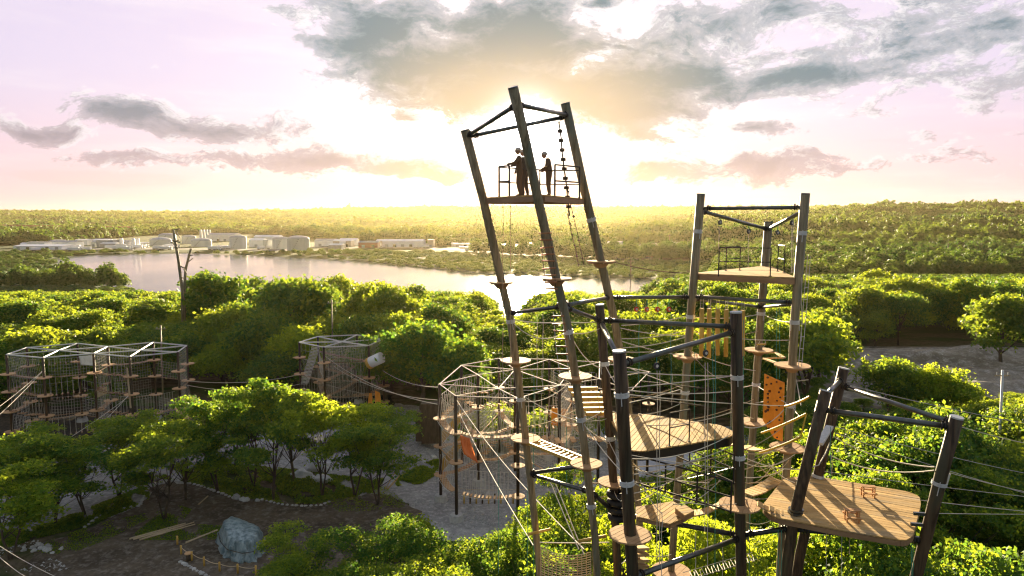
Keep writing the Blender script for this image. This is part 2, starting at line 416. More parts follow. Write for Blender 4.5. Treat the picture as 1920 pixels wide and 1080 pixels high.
# ------------------------------------------------------------------ trees
rs = np.random.RandomState(7)
def quads_mesh(name, P, N, size, m, tint, aspect=.62):
    """rhombic leaves at P with normals N"""
    n = len(P)
    r = rs.normal(size=(n, 3)); U = np.cross(N, r); U /= np.linalg.norm(U, axis=1)[:, None]+1e-9
    W = np.cross(N, U); s = size[:, None]
    fold = N*(size*.12)[:, None]
    V = np.empty((n, 4, 3))
    V[:, 0] = P-U*s*.5; V[:, 1] = P-W*s*.5*aspect+fold; V[:, 2] = P+U*s*.5; V[:, 3] = P+W*s*.5*aspect+fold
    me = bpy.data.meshes.new(name)
    me.vertices.add(n*4); me.vertices.foreach_set('co', V.reshape(-1))
    me.loops.add(n*4); me.loops.foreach_set('vertex_index', np.arange(n*4, dtype=np.int32))
    me.polygons.add(n); me.polygons.foreach_set('loop_start', np.arange(0, n*4, 4, dtype=np.int32))
    me.update(calc_edges=True)
    a = me.attributes.new('tint', 'FLOAT', 'FACE'); a.data.foreach_set('value', tint.astype(np.float32))
    me.materials.append(MATS[m]); return me
def unit(n):
    v = rs.normal(size=(n, 3)); return v/np.linalg.norm(v, axis=1)[:, None]
def crown(name, lobes, n, leaf, m, per=14, spread=.5, flat=1.0):
    lobes = np.array(lobes, float)      # cx cy cz rx ry rz
    w = (lobes[:, 3]*lobes[:, 4]+lobes[:, 3]*lobes[:, 5]); w /= w.sum()
    nc = n//per; li = rs.choice(len(lobes), nc, p=w); L = lobes[li]
    u = unit(nc); u[:, 2] = np.where(u[:, 2] < -.25, -u[:, 2], u[:, 2])
    rad = .62+.42*rs.rand(nc)**.6
    C = L[:, :3]+u*L[:, 3:]*rad[:, None]
    # drop clumps well inside another lobe
    keep = np.ones(nc, bool)
    for l in lobes:
        q = ((C-l[:3])/l[3:]); keep &= (q**2).sum(1) > .28
    C, u, rad = C[keep], u[keep], rad[keep]
    ct = rs.rand(len(C)); k = len(C)
    idx = np.repeat(np.arange(k), per)
    off = rs.normal(size=(k*per, 3))*spread*np.array([1, 1, .55*flat])
    P = C[idx]+off
    N = u[idx]*.55+unit(k*per)+np.array([0, 0, .25]); N /= np.linalg.norm(N, axis=1)[:, None]
    s = leaf*(.65+.7*rs.rand(len(P)))
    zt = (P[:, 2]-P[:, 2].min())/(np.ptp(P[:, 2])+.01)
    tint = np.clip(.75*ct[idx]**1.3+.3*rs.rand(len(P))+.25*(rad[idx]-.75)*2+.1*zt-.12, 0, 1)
    return quads_mesh(name, P, N, s, m, tint)
def limbs(name, H, r, ends, lean=(0, 0), split=None):
    mb = MB(); pts = []
    for i in range(6):
        t = i/5; pts.append(Vector((lean[0]*t+.12*sin(i*2.1)*r*4, lean[1]*t+.1*cos(i*1.7)*r*4, H*t-.3)))
    mb.tube(pts, r, 7, r*.35)
    for (ex, ey, ez) in ends:
        b = pts[rs.randint(2, 5)]; e = Vector((ex, ey, ez)); mid = b.lerp(e, .5)+Vector((0, 0, -.25*(e-b).length*.3))
        mb.tube([b, mid, e], r*.42, 5, r*.1)
    return mb.mesh(name, 'bark', True)
def tree_round(i, H, Rr, n, leaf, m='leaf_forest', tall=1.0):
    lobes = []; zc = H-Rr*1.2*tall
    lobes.append((0, 0, zc, Rr*.6, Rr*.6, Rr*.7*tall))
    for k in range(rs.randint(20, 28)):
        a = rs.rand()*2*pi; e = rs.rand()*1.75-.5; q = Rr*(.15+.3*rs.rand()**1.2); d = Rr*(.55+.5*rs.rand())*(1-.25*q/Rr)
        lobes.append((cos(a)*cos(e)*d, sin(a)*cos(e)*d, zc+sin(e)*d*.95*tall, q, q, q*.8))
    c = crown('crown', lobes, n, leaf, m, 14, leaf*1.25)
    ends = [(l[0]*.8, l[1]*.8, l[2]) for l in lobes[1:8]]
    return limbs('trunk', zc+Rr*.2, .16+H*.012, ends), c
def tree_locust(i, H, Rr, n, leaf, m='leaf_locust'):
    lobes = []; ends = []
    for k in range(rs.randint(19, 25)):
        a = rs.rand()*2*pi; d = Rr*sqrt(rs.rand()); z = H*(.95-.52*rs.rand())-.06*d
        q = Rr*(.18+.2*rs.rand()); lobes.append((cos(a)*d, sin(a)*d, z, q, q, q*.62)); ends.append((cos(a)*d*.9, sin(a)*d*.9, z-.1))
    c = crown('crown', lobes, n, leaf, m, 12, leaf*1.2, .8)
    t1_ = limbs('trunk', H*.62, .08+H*.004, ends[::2], (rs.rand()*2-1, rs.rand()*2-1)); t2_ = limbs('trunk', H*.6, .05+H*.004, ends[1::2], (rs.rand()*3-1.5, rs.rand()*3-1.5))
    bm = bmesh.new(); bm.from_mesh(t1_); bm.from_mesh(t2_); bm.to_mesh(t1_); bm.free()
    return t1_, c
def shrub(i, H, Rr, n, leaf, m='leaf_locust'):
    lobes = []
    for k in range(9):
        a = rs.rand()*2*pi; d = Rr*.7*sqrt(rs.rand()); q = Rr*(.3+.25*rs.rand())
        lobes.append((cos(a)*d, sin(a)*d, H*.35+H*.35*rs.rand(), q, q, q*.9))
    c = crown('crown', lobes, n, leaf, m, 12, leaf*1.3)
    return limbs('trunk', H*.4, .06, [(l[0], l[1], l[2]) for l in lobes[:5]]), c
PROTO = {
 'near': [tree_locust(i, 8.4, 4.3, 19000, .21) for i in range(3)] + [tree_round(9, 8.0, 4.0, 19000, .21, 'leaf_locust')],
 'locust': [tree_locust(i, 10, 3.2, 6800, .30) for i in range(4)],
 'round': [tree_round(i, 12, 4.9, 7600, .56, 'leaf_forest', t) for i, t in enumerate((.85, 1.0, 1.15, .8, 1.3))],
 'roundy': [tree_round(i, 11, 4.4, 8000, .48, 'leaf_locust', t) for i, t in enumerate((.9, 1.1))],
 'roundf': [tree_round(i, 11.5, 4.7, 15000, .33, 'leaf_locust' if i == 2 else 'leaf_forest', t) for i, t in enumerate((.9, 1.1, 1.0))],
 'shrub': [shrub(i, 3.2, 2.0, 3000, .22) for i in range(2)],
}
NTREE = [0]
def plant(kind, x, y, s=1.0, sz=None, label=None, group=None, name='tree', cat='tree', var=None, z=None):
    tk, cr = PROTO[kind][rs.randint(len(PROTO[kind])) if var is None else var]
    z = float(height(x, y)) if z is None else z
    o = thing(name, (x, y, z), label, cat, group)
    o.rotation_euler = (0, 0, rs.rand()*6.28); o.scale = (s, s, s if sz is None else sz)
    for nm, me in (('trunk', tk), ('crown', cr)):
        c = bpy.data.objects.new(nm, me); COL.objects.link(c); c.parent = o
    NTREE[0] += 1
    return o
def plant_px(kind, px, py_top, Y, H0, **kw):
    """tree at depth Y whose top shows near pixel row py_top"""
    p = at(px, py_top, Y); g = float(height(p.x, Y)); s = (p.z-g)/H0
    return plant(kind, p.x, Y, kw.pop('s', s), s, **kw)
# single trees that the photograph shows clearly
SPECIAL = [
 ('near', 575, 1020, 41, 8.4, 'bright yellow-green tree top at the bottom edge, directly beside the grey-blue tarpaulin', 0),
 ('near', 700, 990, 42, 8.4, 'widest yellow-green tree crown at the bottom edge, right of the tarpaulin', 1),
 ('near', 790, 1060, 37, 8.4, 'low leafy tree at the bottom edge in the gap between two bright crowns', 2),
 ('near', 885, 1005, 41, 8.0, 'rounded leafy tree at the bottom edge just below the white concrete post footings', 3),
 ('near', 1065, 905, 43, 8.4, 'leafy tree behind the sagging cargo net at the foot of the leaning tower', 0),
 ('near', 1010, 1000, 37, 8.4, 'small leafy tree at the bottom edge left of the sagging cargo net', 2),
 ('near', 1255, 985, 33, 8.4, 'leafy tree under the lower timber deck of the dark pole tower', 1),
 ('near', 1345, 960, 42, 8.0, 'leafy tree seen under the plank bridge to the large rectangular deck', 3),
 ('near', 1440, 985, 38, 8.4, 'leafy tree behind the green rope under the rectangular deck', 0),
 ('locust', 470, 716, 64, 10, 'tall thin-trunked locust tree, highest of the grove in front of the gravel road', 0),
 ('locust', 400, 748, 63, 10, 'thin-trunked locust tree left of the highest one of the grove, over the stone edging', 1),
 ('locust', 545, 722, 65, 10, 'thin-trunked locust tree in the middle of the grove over the stone edging', 2),
 ('locust', 600, 742, 62, 10, 'yellow-topped locust tree right of the middle of the grove', 3),
 ('locust', 660, 760, 62, 10, 'locust tree with white-wrapped heaps at its foot', 0),
 ('locust', 705, 790, 60, 10, 'rightmost locust tree of the grove, beside the grey yard', 1),
 ('locust', 340, 790, 61, 10, 'locust tree leaning over the corner of the stone edging', 2),
 ('locust', 265, 765, 66, 10, 'locust tree right in front of the big far left rope course', 3),
 ('locust', 215, 800, 62, 10, 'locust tree with crowded stems left of the stone edging corner', 0),
 ('locust', 150, 830, 58, 10, 'dark locust tree standing alone by the gravel road on the left', 1),
 ('locust', 95, 850, 56, 10, 'dark locust tree second from the left picture edge', 2),
 ('locust', 20, 810, 57, 10, 'yellow-topped locust tree at the left picture edge', 3),
 ('locust', 5, 880, 50, 10, 'shaded small tree at the left picture edge nearest the rock heap', 0),
 ('locust', 730, 775, 72, 8.5, 'slim dark tree with two stems in the grey yard', 3),
 ('round', 540, 494, 118, 12, 'tallest rounded tree reaching up into the lake left of the leaning tower', 1),
 ('round', 400, 510, 128, 12, 'dark tree beside the V-shaped tall poles at the lake', 0),
 ('round', 465, 520, 140, 12, 'rounded tree just right of the V-shaped poles, its top against the lake', 3),
 ('round', 620, 520, 150, 12, 'dark tree right of the tallest rounded tree, against the lake', 0),
 ('round', 690, 517, 145, 12, 'broad tree left of the leaning tower, second right of the tallest one', 2),
 ('round', 755, 524, 160, 12, 'tree with domed top at the water halfway between tallest tree and leaning tower', 4),
 ('round', 830, 545, 150, 12, 'backlit tree at the lake edge left of the leaning tower', 1),
 ('round', 885, 550, 165, 12, 'backlit tree at the water right beside the left leaning pole', 3),
 ('round', 1080, 548, 170, 12, 'backlit tree at the water between middle and right leaning poles', 0),
 ('round', 1180, 540, 175, 12, 'tree at the lake end seen left of the square tower', 2),
 ('round', 300, 548, 150, 12, 'tree at the lake left of the V-shaped poles', 1),
 ('locust', 435, 735, 70, 10, 'locust tree behind the middle of the grove beside the gravel road', 1),
 ('locust', 505, 728, 61, 10, 'front locust tree at the widest part of the stone edging', 2),
 ('locust', 300, 800, 57, 10, 'locust tree whose foot stands inside the bend of the stone edging', 0),
 ('locust', 60, 800, 68, 10, 'locust tree behind the gravel road under the far left course', 1),
 ('roundy', 790, 598, 88, 11, 'large sunlit yellow-green tree behind the cylinder of the smaller far course', 0),
 ('roundy', 860, 632, 86, 11, 'sunlit yellow-green tree just left of the glinting steel roof frame', 1),
 ('roundy', 720, 610, 92, 11, 'sunlit tree right behind the smaller far course', 1),
 ('roundy', 1670, 668, 82, 11, 'bright yellow tree in front of the bare dirt bank, left one of the pair', 0),
 ('roundy', 1775, 680, 80, 11, 'bright yellow tree in front of the bare dirt bank, right one of the pair', 1),
 ('round', 1885, 535, 118, 12, 'big sunlit tree at the right picture edge with its pale trunks showing', 2),
 ('round', 1640, 505, 215, 12, 'broad domed tree in the valley right of the square tower', 0),
 ('roundy', 1520, 585, 84, 11, 'yellow-green tree right behind the square tower post with the side ladder', 0),
]
SP = []
for k, px, py, Y, H0, lab, v in SPECIAL:
    o = plant_px(k, px, py, Y, H0, label=lab, var=v, **({'s': .86 if k == 'near' else 1.0} if k in ('near', 'locust') else {}))
    SP.append((o.location.x, o.location.y))
# regions without trees
KEEP = [[gnd(*p) for p in ((-140, 1080), (-140, 830), (380, 800), (560, 765), (760, 760), (960, 790), (1160, 800), (1400, 800), (1350, 900), (1160, 1080))],
        [gnd(*p) for p in ((1575, 640), (1990, 625), (2100, 745), (1560, 745))],
        [gnd(*p) for p in ((810, 790), (830, 960), (1130, 960), (1190, 790), (1180, 762), (850, 765))]]
CLEAR = [(-48, 81, 17), (-18.5, 89, 8), (0, 64, 9), (1, 25, 7), (11, 25, 9), (20, 72, 8)]
for q in KEEP: q[:] = [(p.x, p.y) for p in q]
def clear_of(x, y):
    for (cx, cy, r) in CLEAR:
        if (x-cx)**2+(y-cy)**2 < r*r: return False
    for (cx, cy) in SP:
        if (x-cx)**2+(y-cy)**2 < 14: return False
    return True
def scatter(x0, x1, y0, y1, sp):
    nx, ny = max(1, int((x1-x0)/sp)), max(1, int((y1-y0)/sp))
    gx, gy = np.meshgrid(np.arange(nx), np.arange(ny))
    X = x0+(gx+.5+(rs.rand(*gx.shape)-.5)*.8+.5*(gy % 2))*sp; Y = y0+(gy+.5+(rs.rand(*gx.shape)-.5)*.8)*sp
    return X.ravel(), Y.ravel()
cand = []
for (x0, x1, y0, y1, spc) in ((-110, 110, 26, 112, 5.6), (-200, 190, 112, 236, 8.3)):
    X, Y = scatter(x0, x1, y0, y1, spc)
    ok = np.abs(X) < .82*Y+6
    ok &= poly_sd(X, Y, LAKE) > 8
    for q in KEEP: ok &= poly_sd(X, Y, q) > 1.5
    # the left side is open ground up to the two far courses
    ok &= ~((X < 6) & (Y < 84)); ok &= ~((X < 9) & (Y < 50)); ok &= ~((X < -30) & (Y < 93)); ok &= ~((X > 0) & (X < 7) & (Y < 76))
    ok &= ~((X < 13) & (Y < 32))
    for x, y in zip(X[ok], Y[ok]):
        if clear_of(x, y): cand.append((float(y), float(x)))
cand.sort()
def region(x, y):
    q = x/y
    if y < 92:
        if q > .36: return 'dense trees filling the slope behind and right of the rectangular deck', 'dark green leafy tree in the dense wood around the rectangular deck tower'
        return 'trees behind the dark pole tower', 'leafy green tree in the thicket seen through the dark pole tower'
    if q < -.22: return 'trees of the wood between the far left course and the lake', 'rounded green tree in the wood between the far left course and the lake'
    if q < .25: return 'trees of the wood behind the leaning tower', 'backlit rounded tree in the wood between the leaning tower and the lake'
    return 'trees of the valley wood right of the square tower', 'rounded green tree in the valley wood beyond the square tower and the dirt bank'
rest = []; ROWS = {}
print('tree candidates', len(cand))
for (y, x) in cand:
    if NTREE[0] >= 292: rest.append((x, y)); continue
    g, lab = region(x, y)
    kind = 'round' if (y > 100 or rs.rand() < .5) else 'roundy'
    if 46 <= y < 92: kind = 'roundf'
    if y < 46: kind = 'near'; s = .85+.35*rs.rand()
    else: s = (.66+.55*rs.rand())
    if x/y > .36 and y < 92: s *= 1.02
    if x/y < .36 and y < 84: s *= .62
    low = x/y > .36 and y < 106
    zs = s*(.8+.45*rs.rand())
    if -9 < x < 6 and 74 < y < 126: zs = min(zs, (.125*(y-58)+.8)/12)
    zmax = (26 - ((.076+.04*rs.rand()) if x/y < .22 else .07+.03*rs.rand())*y - float(height(x, y)))/12.0
    if -.035 < x/y < .045 and y > 105: zmax = (26 - .132*y - float(height(x, y)))/12.0
    if x/y < -.35: zmax = (26 - .11*y - float(height(x, y)))/12.0
    if low: zmax = (27-.262*y)/12.0; s = min(s, max(zmax, .3)*1.1)
    if x < 6 and y > 90: zmax = min(zmax, (5.5+.13*(y-60)+2.5*rs.rand()-float(height(x, y)))/12)
    zmax = max(zmax, .22)*(.62+.38*rs.rand())*(1.32 if rs.rand() < .14 and not low else 1)
    zs = min(zs, zmax); s = min(s, zs*1.45)
    o = plant(kind, x, y, s, zs, label=lab, group=g); ROWS.setdefault((g, lab, int((y-30)/11)), []).append((x/y, o))
ONES = 'first second third fourth fifth sixth seventh eighth ninth tenth eleventh twelfth thirteenth fourteenth fifteenth sixteenth seventeenth eighteenth nineteenth twentieth'.split()
def ordinal(i): return ONES[i] if i < 20 else ('twenty-'+ONES[i-20] if i < 29 else 'thirtieth' if i == 29 else 'thirty-'+ONES[i-30])
rowno = {}
for (g, lab, r_) in sorted(ROWS): rowno.setdefault(g, []).append(r_)
SHORT = {'dense trees': 'the wood by the rectangular deck', 'trees behind': 'the thicket behind the dark tower', 'trees of the wood between': 'the wood beyond the left course', 'trees of the wood behind': 'the wood behind the leaning tower', 'trees of the valley': 'the valley wood at the right'}
for (g, lab, r_), L_ in ROWS.items():
    L_.sort(key=lambda t: t[0]); wd = [v for k, v in SHORT.items() if g.startswith(k)][0]
    for i, (_, o) in enumerate(L_): o['label'] = '%s green tree from left, %s row back, in %s' % (ordinal(i), ordinal(rowno[g].index(r_)), wd)
# far forest as one mass
def low_tree(name, n, leaf, H, Rr, m='leaf_far'):
    u = unit(n); u[:, 2] = np.abs(u[:, 2])*1.0-.18
    P = u*np.array([Rr, Rr, H*.62])*(.72+.35*rs.rand(n))[:, None]*(1+.18*np.sin(u[:, :1]*5+u[:, 1:2]*4)) + np.array([0, 0, H*.36])
    N = u+.75*unit(n); N /= np.linalg.norm(N, axis=1)[:, None]
    return quads_mesh(name, P, N, leaf*(.6+.8*rs.rand(n)), m, .25+.5*rs.rand(n), .8)
def stuff_forest(name, pts, protos, label):
    me = bpy.data.meshes.new(name); n = len(pts)
    P = np.array([(p[0], p[1], p[2]) for p in pts], float)
    me.vertices.add(n); me.vertices.foreach_set('co', P.reshape(-1))
    for nm, arr in (('sxy', [p[3] for p in pts]), ('sz', [p[4] for p in pts]), ('rz', rs.rand(n)*6.28)):
        a = me.attributes.new(nm, 'FLOAT', 'POINT'); a.data.foreach_set('value', np.array(arr, np.float32))
    me.update()
    o = link(name, me, kind='stuff'); o['label'] = label
    coll = bpy.data.collections.new(name+'_kinds')
    for i, pm in enumerate(protos):
        po = bpy.data.objects.new('crown', pm); coll.objects.link(po)
    gt = bpy.data.node_groups.new(name, 'GeometryNodeTree')
    gt.interface.new_socket('Geometry', in_out='INPUT', socket_type='NodeSocketGeometry')
    gt.interface.new_socket('Geometry', in_out='OUTPUT', socket_type='NodeSocketGeometry')
    g = NT(gt); gi = g.new('NodeGroupInput'); go = g.new('NodeGroupOutput')
    ci = g.new('GeometryNodeCollectionInfo'); ci.inputs['Collection'].default_value = coll
    ci.inputs['Separate Children'].default_value = True
    mp = g.new('GeometryNodeMeshToPoints'); g.l.new(gi.outputs[0], mp.inputs['Mesh'])
    def att(nm):
        a = g.new('GeometryNodeInputNamedAttribute'); a.data_type = 'FLOAT'; a.inputs['Name'].default_value = nm; return a.outputs['Attribute']
    sx = att('sxy'); cs = g.new('ShaderNodeCombineXYZ'); g.l.new(sx, cs.inputs[0]); g.l.new(sx, cs.inputs[1]); g.l.new(att('sz'), cs.inputs[2])
    cr = g.new('ShaderNodeCombineXYZ'); g.l.new(att('rz'), cr.inputs[2])
    ip = g.new('GeometryNodeInstanceOnPoints'); g.l.new(mp.outputs[0], ip.inputs['Points']); g.l.new(ci.outputs[0], ip.inputs['Instance'])
    ip.inputs['Pick Instance'].default_value = True
    g.l.new(cs.outputs[0], ip.inputs['Scale'])
    g.l.new(cr.outputs[0], ip.inputs['Rotation'])
    g.l.new(ip.outputs[0], go.inputs[0])
    md = o.modifiers.new('scatter', 'NODES'); md.node_group = gt
    return o
pts = [(x, y, float(height(x, y)), s, min(s*1.05, max(.3, (26-(.142 if -.035 < x/y < .045 else .107 if x/y < .22 else .085)*y-float(height(x, y)))/12))) for x, y in rest for s in (.8+.45*rs.rand(),)]
stuff_forest('forest', pts, [PROTO['round'][i][1] for i in range(5)], 'mass of tree crowns running down to the lake shore')
FLAT = [gnd(*p, -8) for p in ((-60, 473), (-60, 462), (100, 456), (300, 440), (480, 438), (620, 450), (800, 460), (1000, 462), (1300, 462), (1300, 476), (1180, 479), (800, 472), (700, 472), (450, 473), (140, 472))]
FLAT2 = [gnd(*p, -2) for p in ((1600, 479), (1990, 487), (1990, 497), (1600, 488))]
pts = []
for (y0, y1, spc, mg) in ((225, 620, 7.5, .8), (620, 1500, 9.5, .8), (1500, 4300, 14, .82)):
    X, Y = scatter(-mg*y1-30, mg*y1+30, y0, y1, spc)
    ok = (np.abs(X) < mg*Y+25) & (poly_sd(X, Y, LAKE) > 9) & (poly_sd(X, Y, FLAT) > 4) & (poly_sd(X, Y, FLAT2) > 2)
    if y0 < 700: ok &= ~((Y > 560) & (X/Y < -.10) & (poly_sd(X, Y, LAKE) < 60) & (rs.rand(*X.shape) < .25))
    X, Y = X[ok], Y[ok]; Z = height(X, Y)
    S = (spc/8.0)*(.7+.6*rs.rand(len(X))); SZ = S*(.75+.5*rs.rand(len(X)))
    if y0 > 1000: SZ *= .6*(1+.5*wav(X, Y, 60, 2))*(.6+.9*rs.rand(len(X))**2)
    elif y0 > 400: SZ *= 1+.45*wav(X, Y, 30, 1); S = S*(1+.25*wav(X, Y, 45, 4))
    lim = np.where(np.abs(X/Y-.005) < .04, .142, np.where(X/Y < .2, .107, .08))*Y
    near_s = (Y < 330); SZ = np.where(near_s, np.minimum(SZ, np.maximum((26-lim-Z)/11, .3)), SZ)
    if y0 < 1000:   # low growth on the far bank so the yards behind stay in view
        bank = (poly_sd(X, Y, LAKE) < 150) & (X/Y < .30) & (Y > 350)
        SZ = np.where(bank, SZ*.26, SZ); S = np.where(bank, S*.55, S)
    pts.append(np.stack([X, Y, Z, S, SZ], 1))
mid_p, far_p = np.concatenate(pts[:2]), pts[2]
print('far trees', len(mid_p), len(far_p))
stuff_forest('far_forest', mid_p[mid_p[:, 1] < 700].tolist(), [low_tree('crown', 900, 1.0, 11, 4.8) for _ in range(4)], 'wooded valley floor and banks around the lake')
stuff_forest('distant_forest', mid_p[mid_p[:, 1] >= 700].tolist(), [low_tree('crown', 260, 2.0, 11, 5.2) for _ in range(4)], 'distant woods beyond the tanks and sheds')
stuff_forest('hill_forest', far_p.tolist(), [low_tree('crown', 60, 3.6, 11, 5.2) for _ in range(4)], 'wooded hills along the horizon')
# ------------------------------------------------------------------ timber towers
def proj(p):
    v = Vector(p)-Vector((0, 0, CAMH)); f = Vector((0, cos(PITCH), -sin(PITCH))); u = Vector((0, sin(PITCH), cos(PITCH)))
    d = v.dot(f); return 960+FPX*v.x/d, 540-FPX*v.dot(u)/d
class Pole:
    """a raking log pole given by points down its length; runs on to the ground"""
    def __init__(s, pix, r=.17):
        s.P = [at(*q) for q in pix]; s.r = r
        a, b = s.P[-2], s.P[-1]; d = (b-a).normalized(); k = (b.z+.3)/-d.z if d.z < 0 else 0
        d2 = Vector((d.x*.55, d.y*.55, d.z)); s.P.append(b+d2*((b.z+.3)/-d2.z))
    def z(s, z):
        for a, b in zip(s.P, s.P[1:]):
            if (a.z-z)*(b.z-z) <= 0: return a.lerp(b, (a.z-z)/(a.z-b.z))
        return s.P[0].copy()
    def y(s, py):
        lo, hi = s.P[-1].z, s.P[0].z
        for _ in range(40):
            m = (lo+hi)/2
            if proj(s.z(m))[1] > py: lo = m
            else: hi = m
        return s.z((lo+hi)/2)
    def build(s, parent, m='pole_wood', taper=1.12):
        mb = MB(); mb.tube(s.P, s.r*taper, 14, s.r/taper)
        o = mb.build('pole', m, parent, smooth=True)
        # steel cap on the cut top
        c = MB().disc(s.P[0]+(s.P[0]-s.P[1]).normalized()*.012, s.r*taper*1.03, .05, 14, (s.P[0]-s.P[1]).to_track_quat('Z', 'Y').to_matrix())
        c.build('pole_cap', 'collar' if m == 'pole_wood' else 'steel', o)
        return o
    def dir(s, z):
        a = s.z(z+.1); b = s.z(z-.1); return (a-b).normalized() if (a-b).length > 1e-4 else Vector((0, 0, 1))
def collar(parent, pole, py, h=.16, m='collar', tails=True):
    c = pole.y(py); d = pole.dir(c.z); M = d.to_track_quat('Z', 'Y').to_matrix(); r = pole.r*1.16
    mb = MB(); mb.disc(c, r, h, 14, M); mb.disc(c+d*h*.32, r*1.06, .03, 14, M); mb.disc(c-d*h*.32, r*1.06, .03, 14, M)
    if tails:
        for k in (-1, 1):
            x = M @ Vector((k*r*1.05, -.05, 0)); mb.tube([c+x+d*.12, c+x-d*(.25+.15*random.random())], .014, 4)
    mb.build('rope_collar', m, parent)
def beam(parent, a, b, r=.075, m='steel', clamp=True):
    a, b = Vector(a), Vector(b); d = (b-a).normalized(); mb = MB()
    mb.tube([a+d*.06, b-d*.06], r, 10)
    o = mb.build('beam', m, parent, smooth=True)
    if clamp:
        M = d.to_track_quat('Z', 'Y').to_matrix()
        for q in (a+d*.34, b-d*.34):
            c = MB(); c.disc(q, r*1.5, .05, 10, M); c.disc(q+d*.09, r*1.5, .04, 10, M); c.box(q+Vector((0, 0, r*1.4)), (.05, .05, .09)); c.build('clamp', 'rail_metal', o)
    return o
def clip(poly, n, c):
    """keep the side of the polygon where n.p <= c (2D)"""
    out = []
    for i in range(len(poly)):
        a, b = poly[i], poly[(i+1) % len(poly)]; da, db = a[0]*n[0]+a[1]*n[1]-c, b[0]*n[0]+b[1]*n[1]-c
        if da <= 0: out.append(a)
        if da*db < 0:
            t = da/(da-db); out.append((a[0]+(b[0]-a[0])*t, a[1]+(b[1]-a[1])*t))
    return out
def extrude(mb, poly, z0, z1):
    n = len(poly); ar = sum(poly[i][0]*poly[(i+1) % n][1]-poly[(i+1) % n][0]*poly[i][1] for i in range(n))
    if ar < 0: poly = poly[::-1]
    mb.add([(x, y, z0) for x, y in poly]+[(x, y, z1) for x, y in poly],
           [tuple(reversed(range(n))), tuple(range(n, 2*n))]+[(i, (i+1) % n, n+(i+1) % n, n+i) for i in range(n)])
def planks(parent, poly, dr, w, z, th=.045, gap=.018, m='deck_wood', name='plank', holes=()):
    dr = Vector(dr[:2]).normalized(); n = Vector((-dr.y, dr.x))
    vals = [p[0]*n.x+p[1]*n.y for p in poly]; v = min(vals); i = 0
    while v < max(vals)-.02:
        q = clip(clip(poly, (n.x, n.y), v+w-gap), (-n.x, -n.y), -v)
        if len(q) > 2:
            mb = MB(); dz = (random.random()-.5)*.008
            extrude(mb, q, z-th+dz, z+dz)
            mb.build(name, m, parent)
        v += w; i += 1
def smooth_poly(P, r=.3, n=4):
    out = []
    for i in range(len(P)):
        a, b, c = Vector(P[i-1]), Vector(P[i]), Vector(P[(i+1) % len(P)])
        q = min(r, (a-b).length*.4, (c-b).length*.4); p0 = b+(a-b).normalized()*q; p1 = b+(c-b).normalized()*q
        for k in range(n+1):
            t = k/n; out.append(tuple((p0*(1-t)**2+b*2*t*(1-t)+p1*t*t)[:]))
    return out
def big_deck(parent, poly, z, dr, w=.2, m='deck_wood', fascia='deck_edge', depth=.2):
    o_mb = MB(); n = len(poly)
    for i in range(n):
        a, b = poly[i], poly[(i+1) % n]
        c = Vector((sum(p[0] for p in poly)/n, sum(p[1] for p in poly)/n)); 
        pa, pb = Vector(a), Vector(b); pa = pa+(c-pa).normalized()*.03; pb = pb+(c-pb).normalized()*.03
        o_mb.bar((*pa, z-.06-depth/2), (*pb, z-.06-depth/2), .06, depth)
    # joists
    dr2 = Vector(dr[:2]).normalized(); nn = Vector((-dr2.y, dr2.x))
    vs = [p[0]*dr2.x+p[1]*dr2.y for p in poly]; v = min(vals for vals in vs)+.4
    while v < max(vs)-.3:
        q = clip(clip(poly, (dr2.x, dr2.y), v+.04), (-dr2.x, -dr2.y), -v+.04)
        if len(q) > 2: extrude(o_mb, q, z-.05-depth*.8, z-.052)
        v += .6
    o = o_mb.build('platform', fascia, parent)
    planks(o, poly, dr, w, z, m=m)
    return o
def round_deck(parent, pole, py=None, r=.66, ang=.4, n=7, z=None, fine=True, off=(0, 0)):
    c = pole.y(py) if z is None else pole.z(z); c = c+Vector((off[0], off[1], 0)); pr = pole.r
    mb = MB(); mb.disc(c-Vector((0, 0, .19)), pr*2.2, .2, 14, None, pr*1.1)
    for k in range(4):
        a = ang+k*pi/2; mb.bar(c+Vector((cos(a)*pr, sin(a)*pr, -.085)), c+Vector((cos(a)*r*.9, sin(a)*r*.9, -.085)), .06, .07)
    if not fine: mb = MB(); mb.disc(c-Vector((0, 0, .12)), pr*2, .12, 10, None, pr)
    o = mb.build('round_platform', 'deck_edge', parent)
    w = 2*r/n; dr = Vector((cos(ang), sin(ang))); nn = Vector((-dr.y, dr.x))
    if fine:
        for k in range(n):
            a, b = -r+k*w, -r+(k+1)*w-.012; P = []
            vs = [a+(b-a)*t/4 for t in range(5)]
            for v in vs: P.append((v, sqrt(max(r*r-v*v, .0004))))
            poly = [(c.x+nn.x*v+dr.x*u, c.y+nn.y*v+dr.y*u) for v, u in P]+[(c.x+nn.x*v-dr.x*u, c.y+nn.y*v-dr.y*u) for v, u in reversed(P)]
            q = MB(); dz = (random.random()-.5)*.01; extrude(q, poly, c.z-.05+dz, c.z+dz); q.build('plank', 'deck_round', o)
    else:
        MB().disc(c-Vector((0, 0, .03)), r, .06, 20).build('disc', 'deck_round', o)
    return o
def railing(parent, feet, h=1.1, r=.026, m='rail_metal', mids=(.5,), closed=False):
    mb = MB(); feet = [Vector(f) for f in feet]
    for f in feet: mb.tube([f+Vector((0, 0, -.05)), f+Vector((0, 0, h))], r, 6); mb.box(f+Vector((0, 0, .01)), (.1, .1, .02))
    for a, b in zip(feet, feet[1:]):
        for k in (1.0,)+tuple(mids): mb.tube([a+Vector((0, 0, h*k)), b+Vector((0, 0, h*k))], r*.95, 6)
    return mb.build('railing', m, parent)
random.seed(3)
V3 = Vector
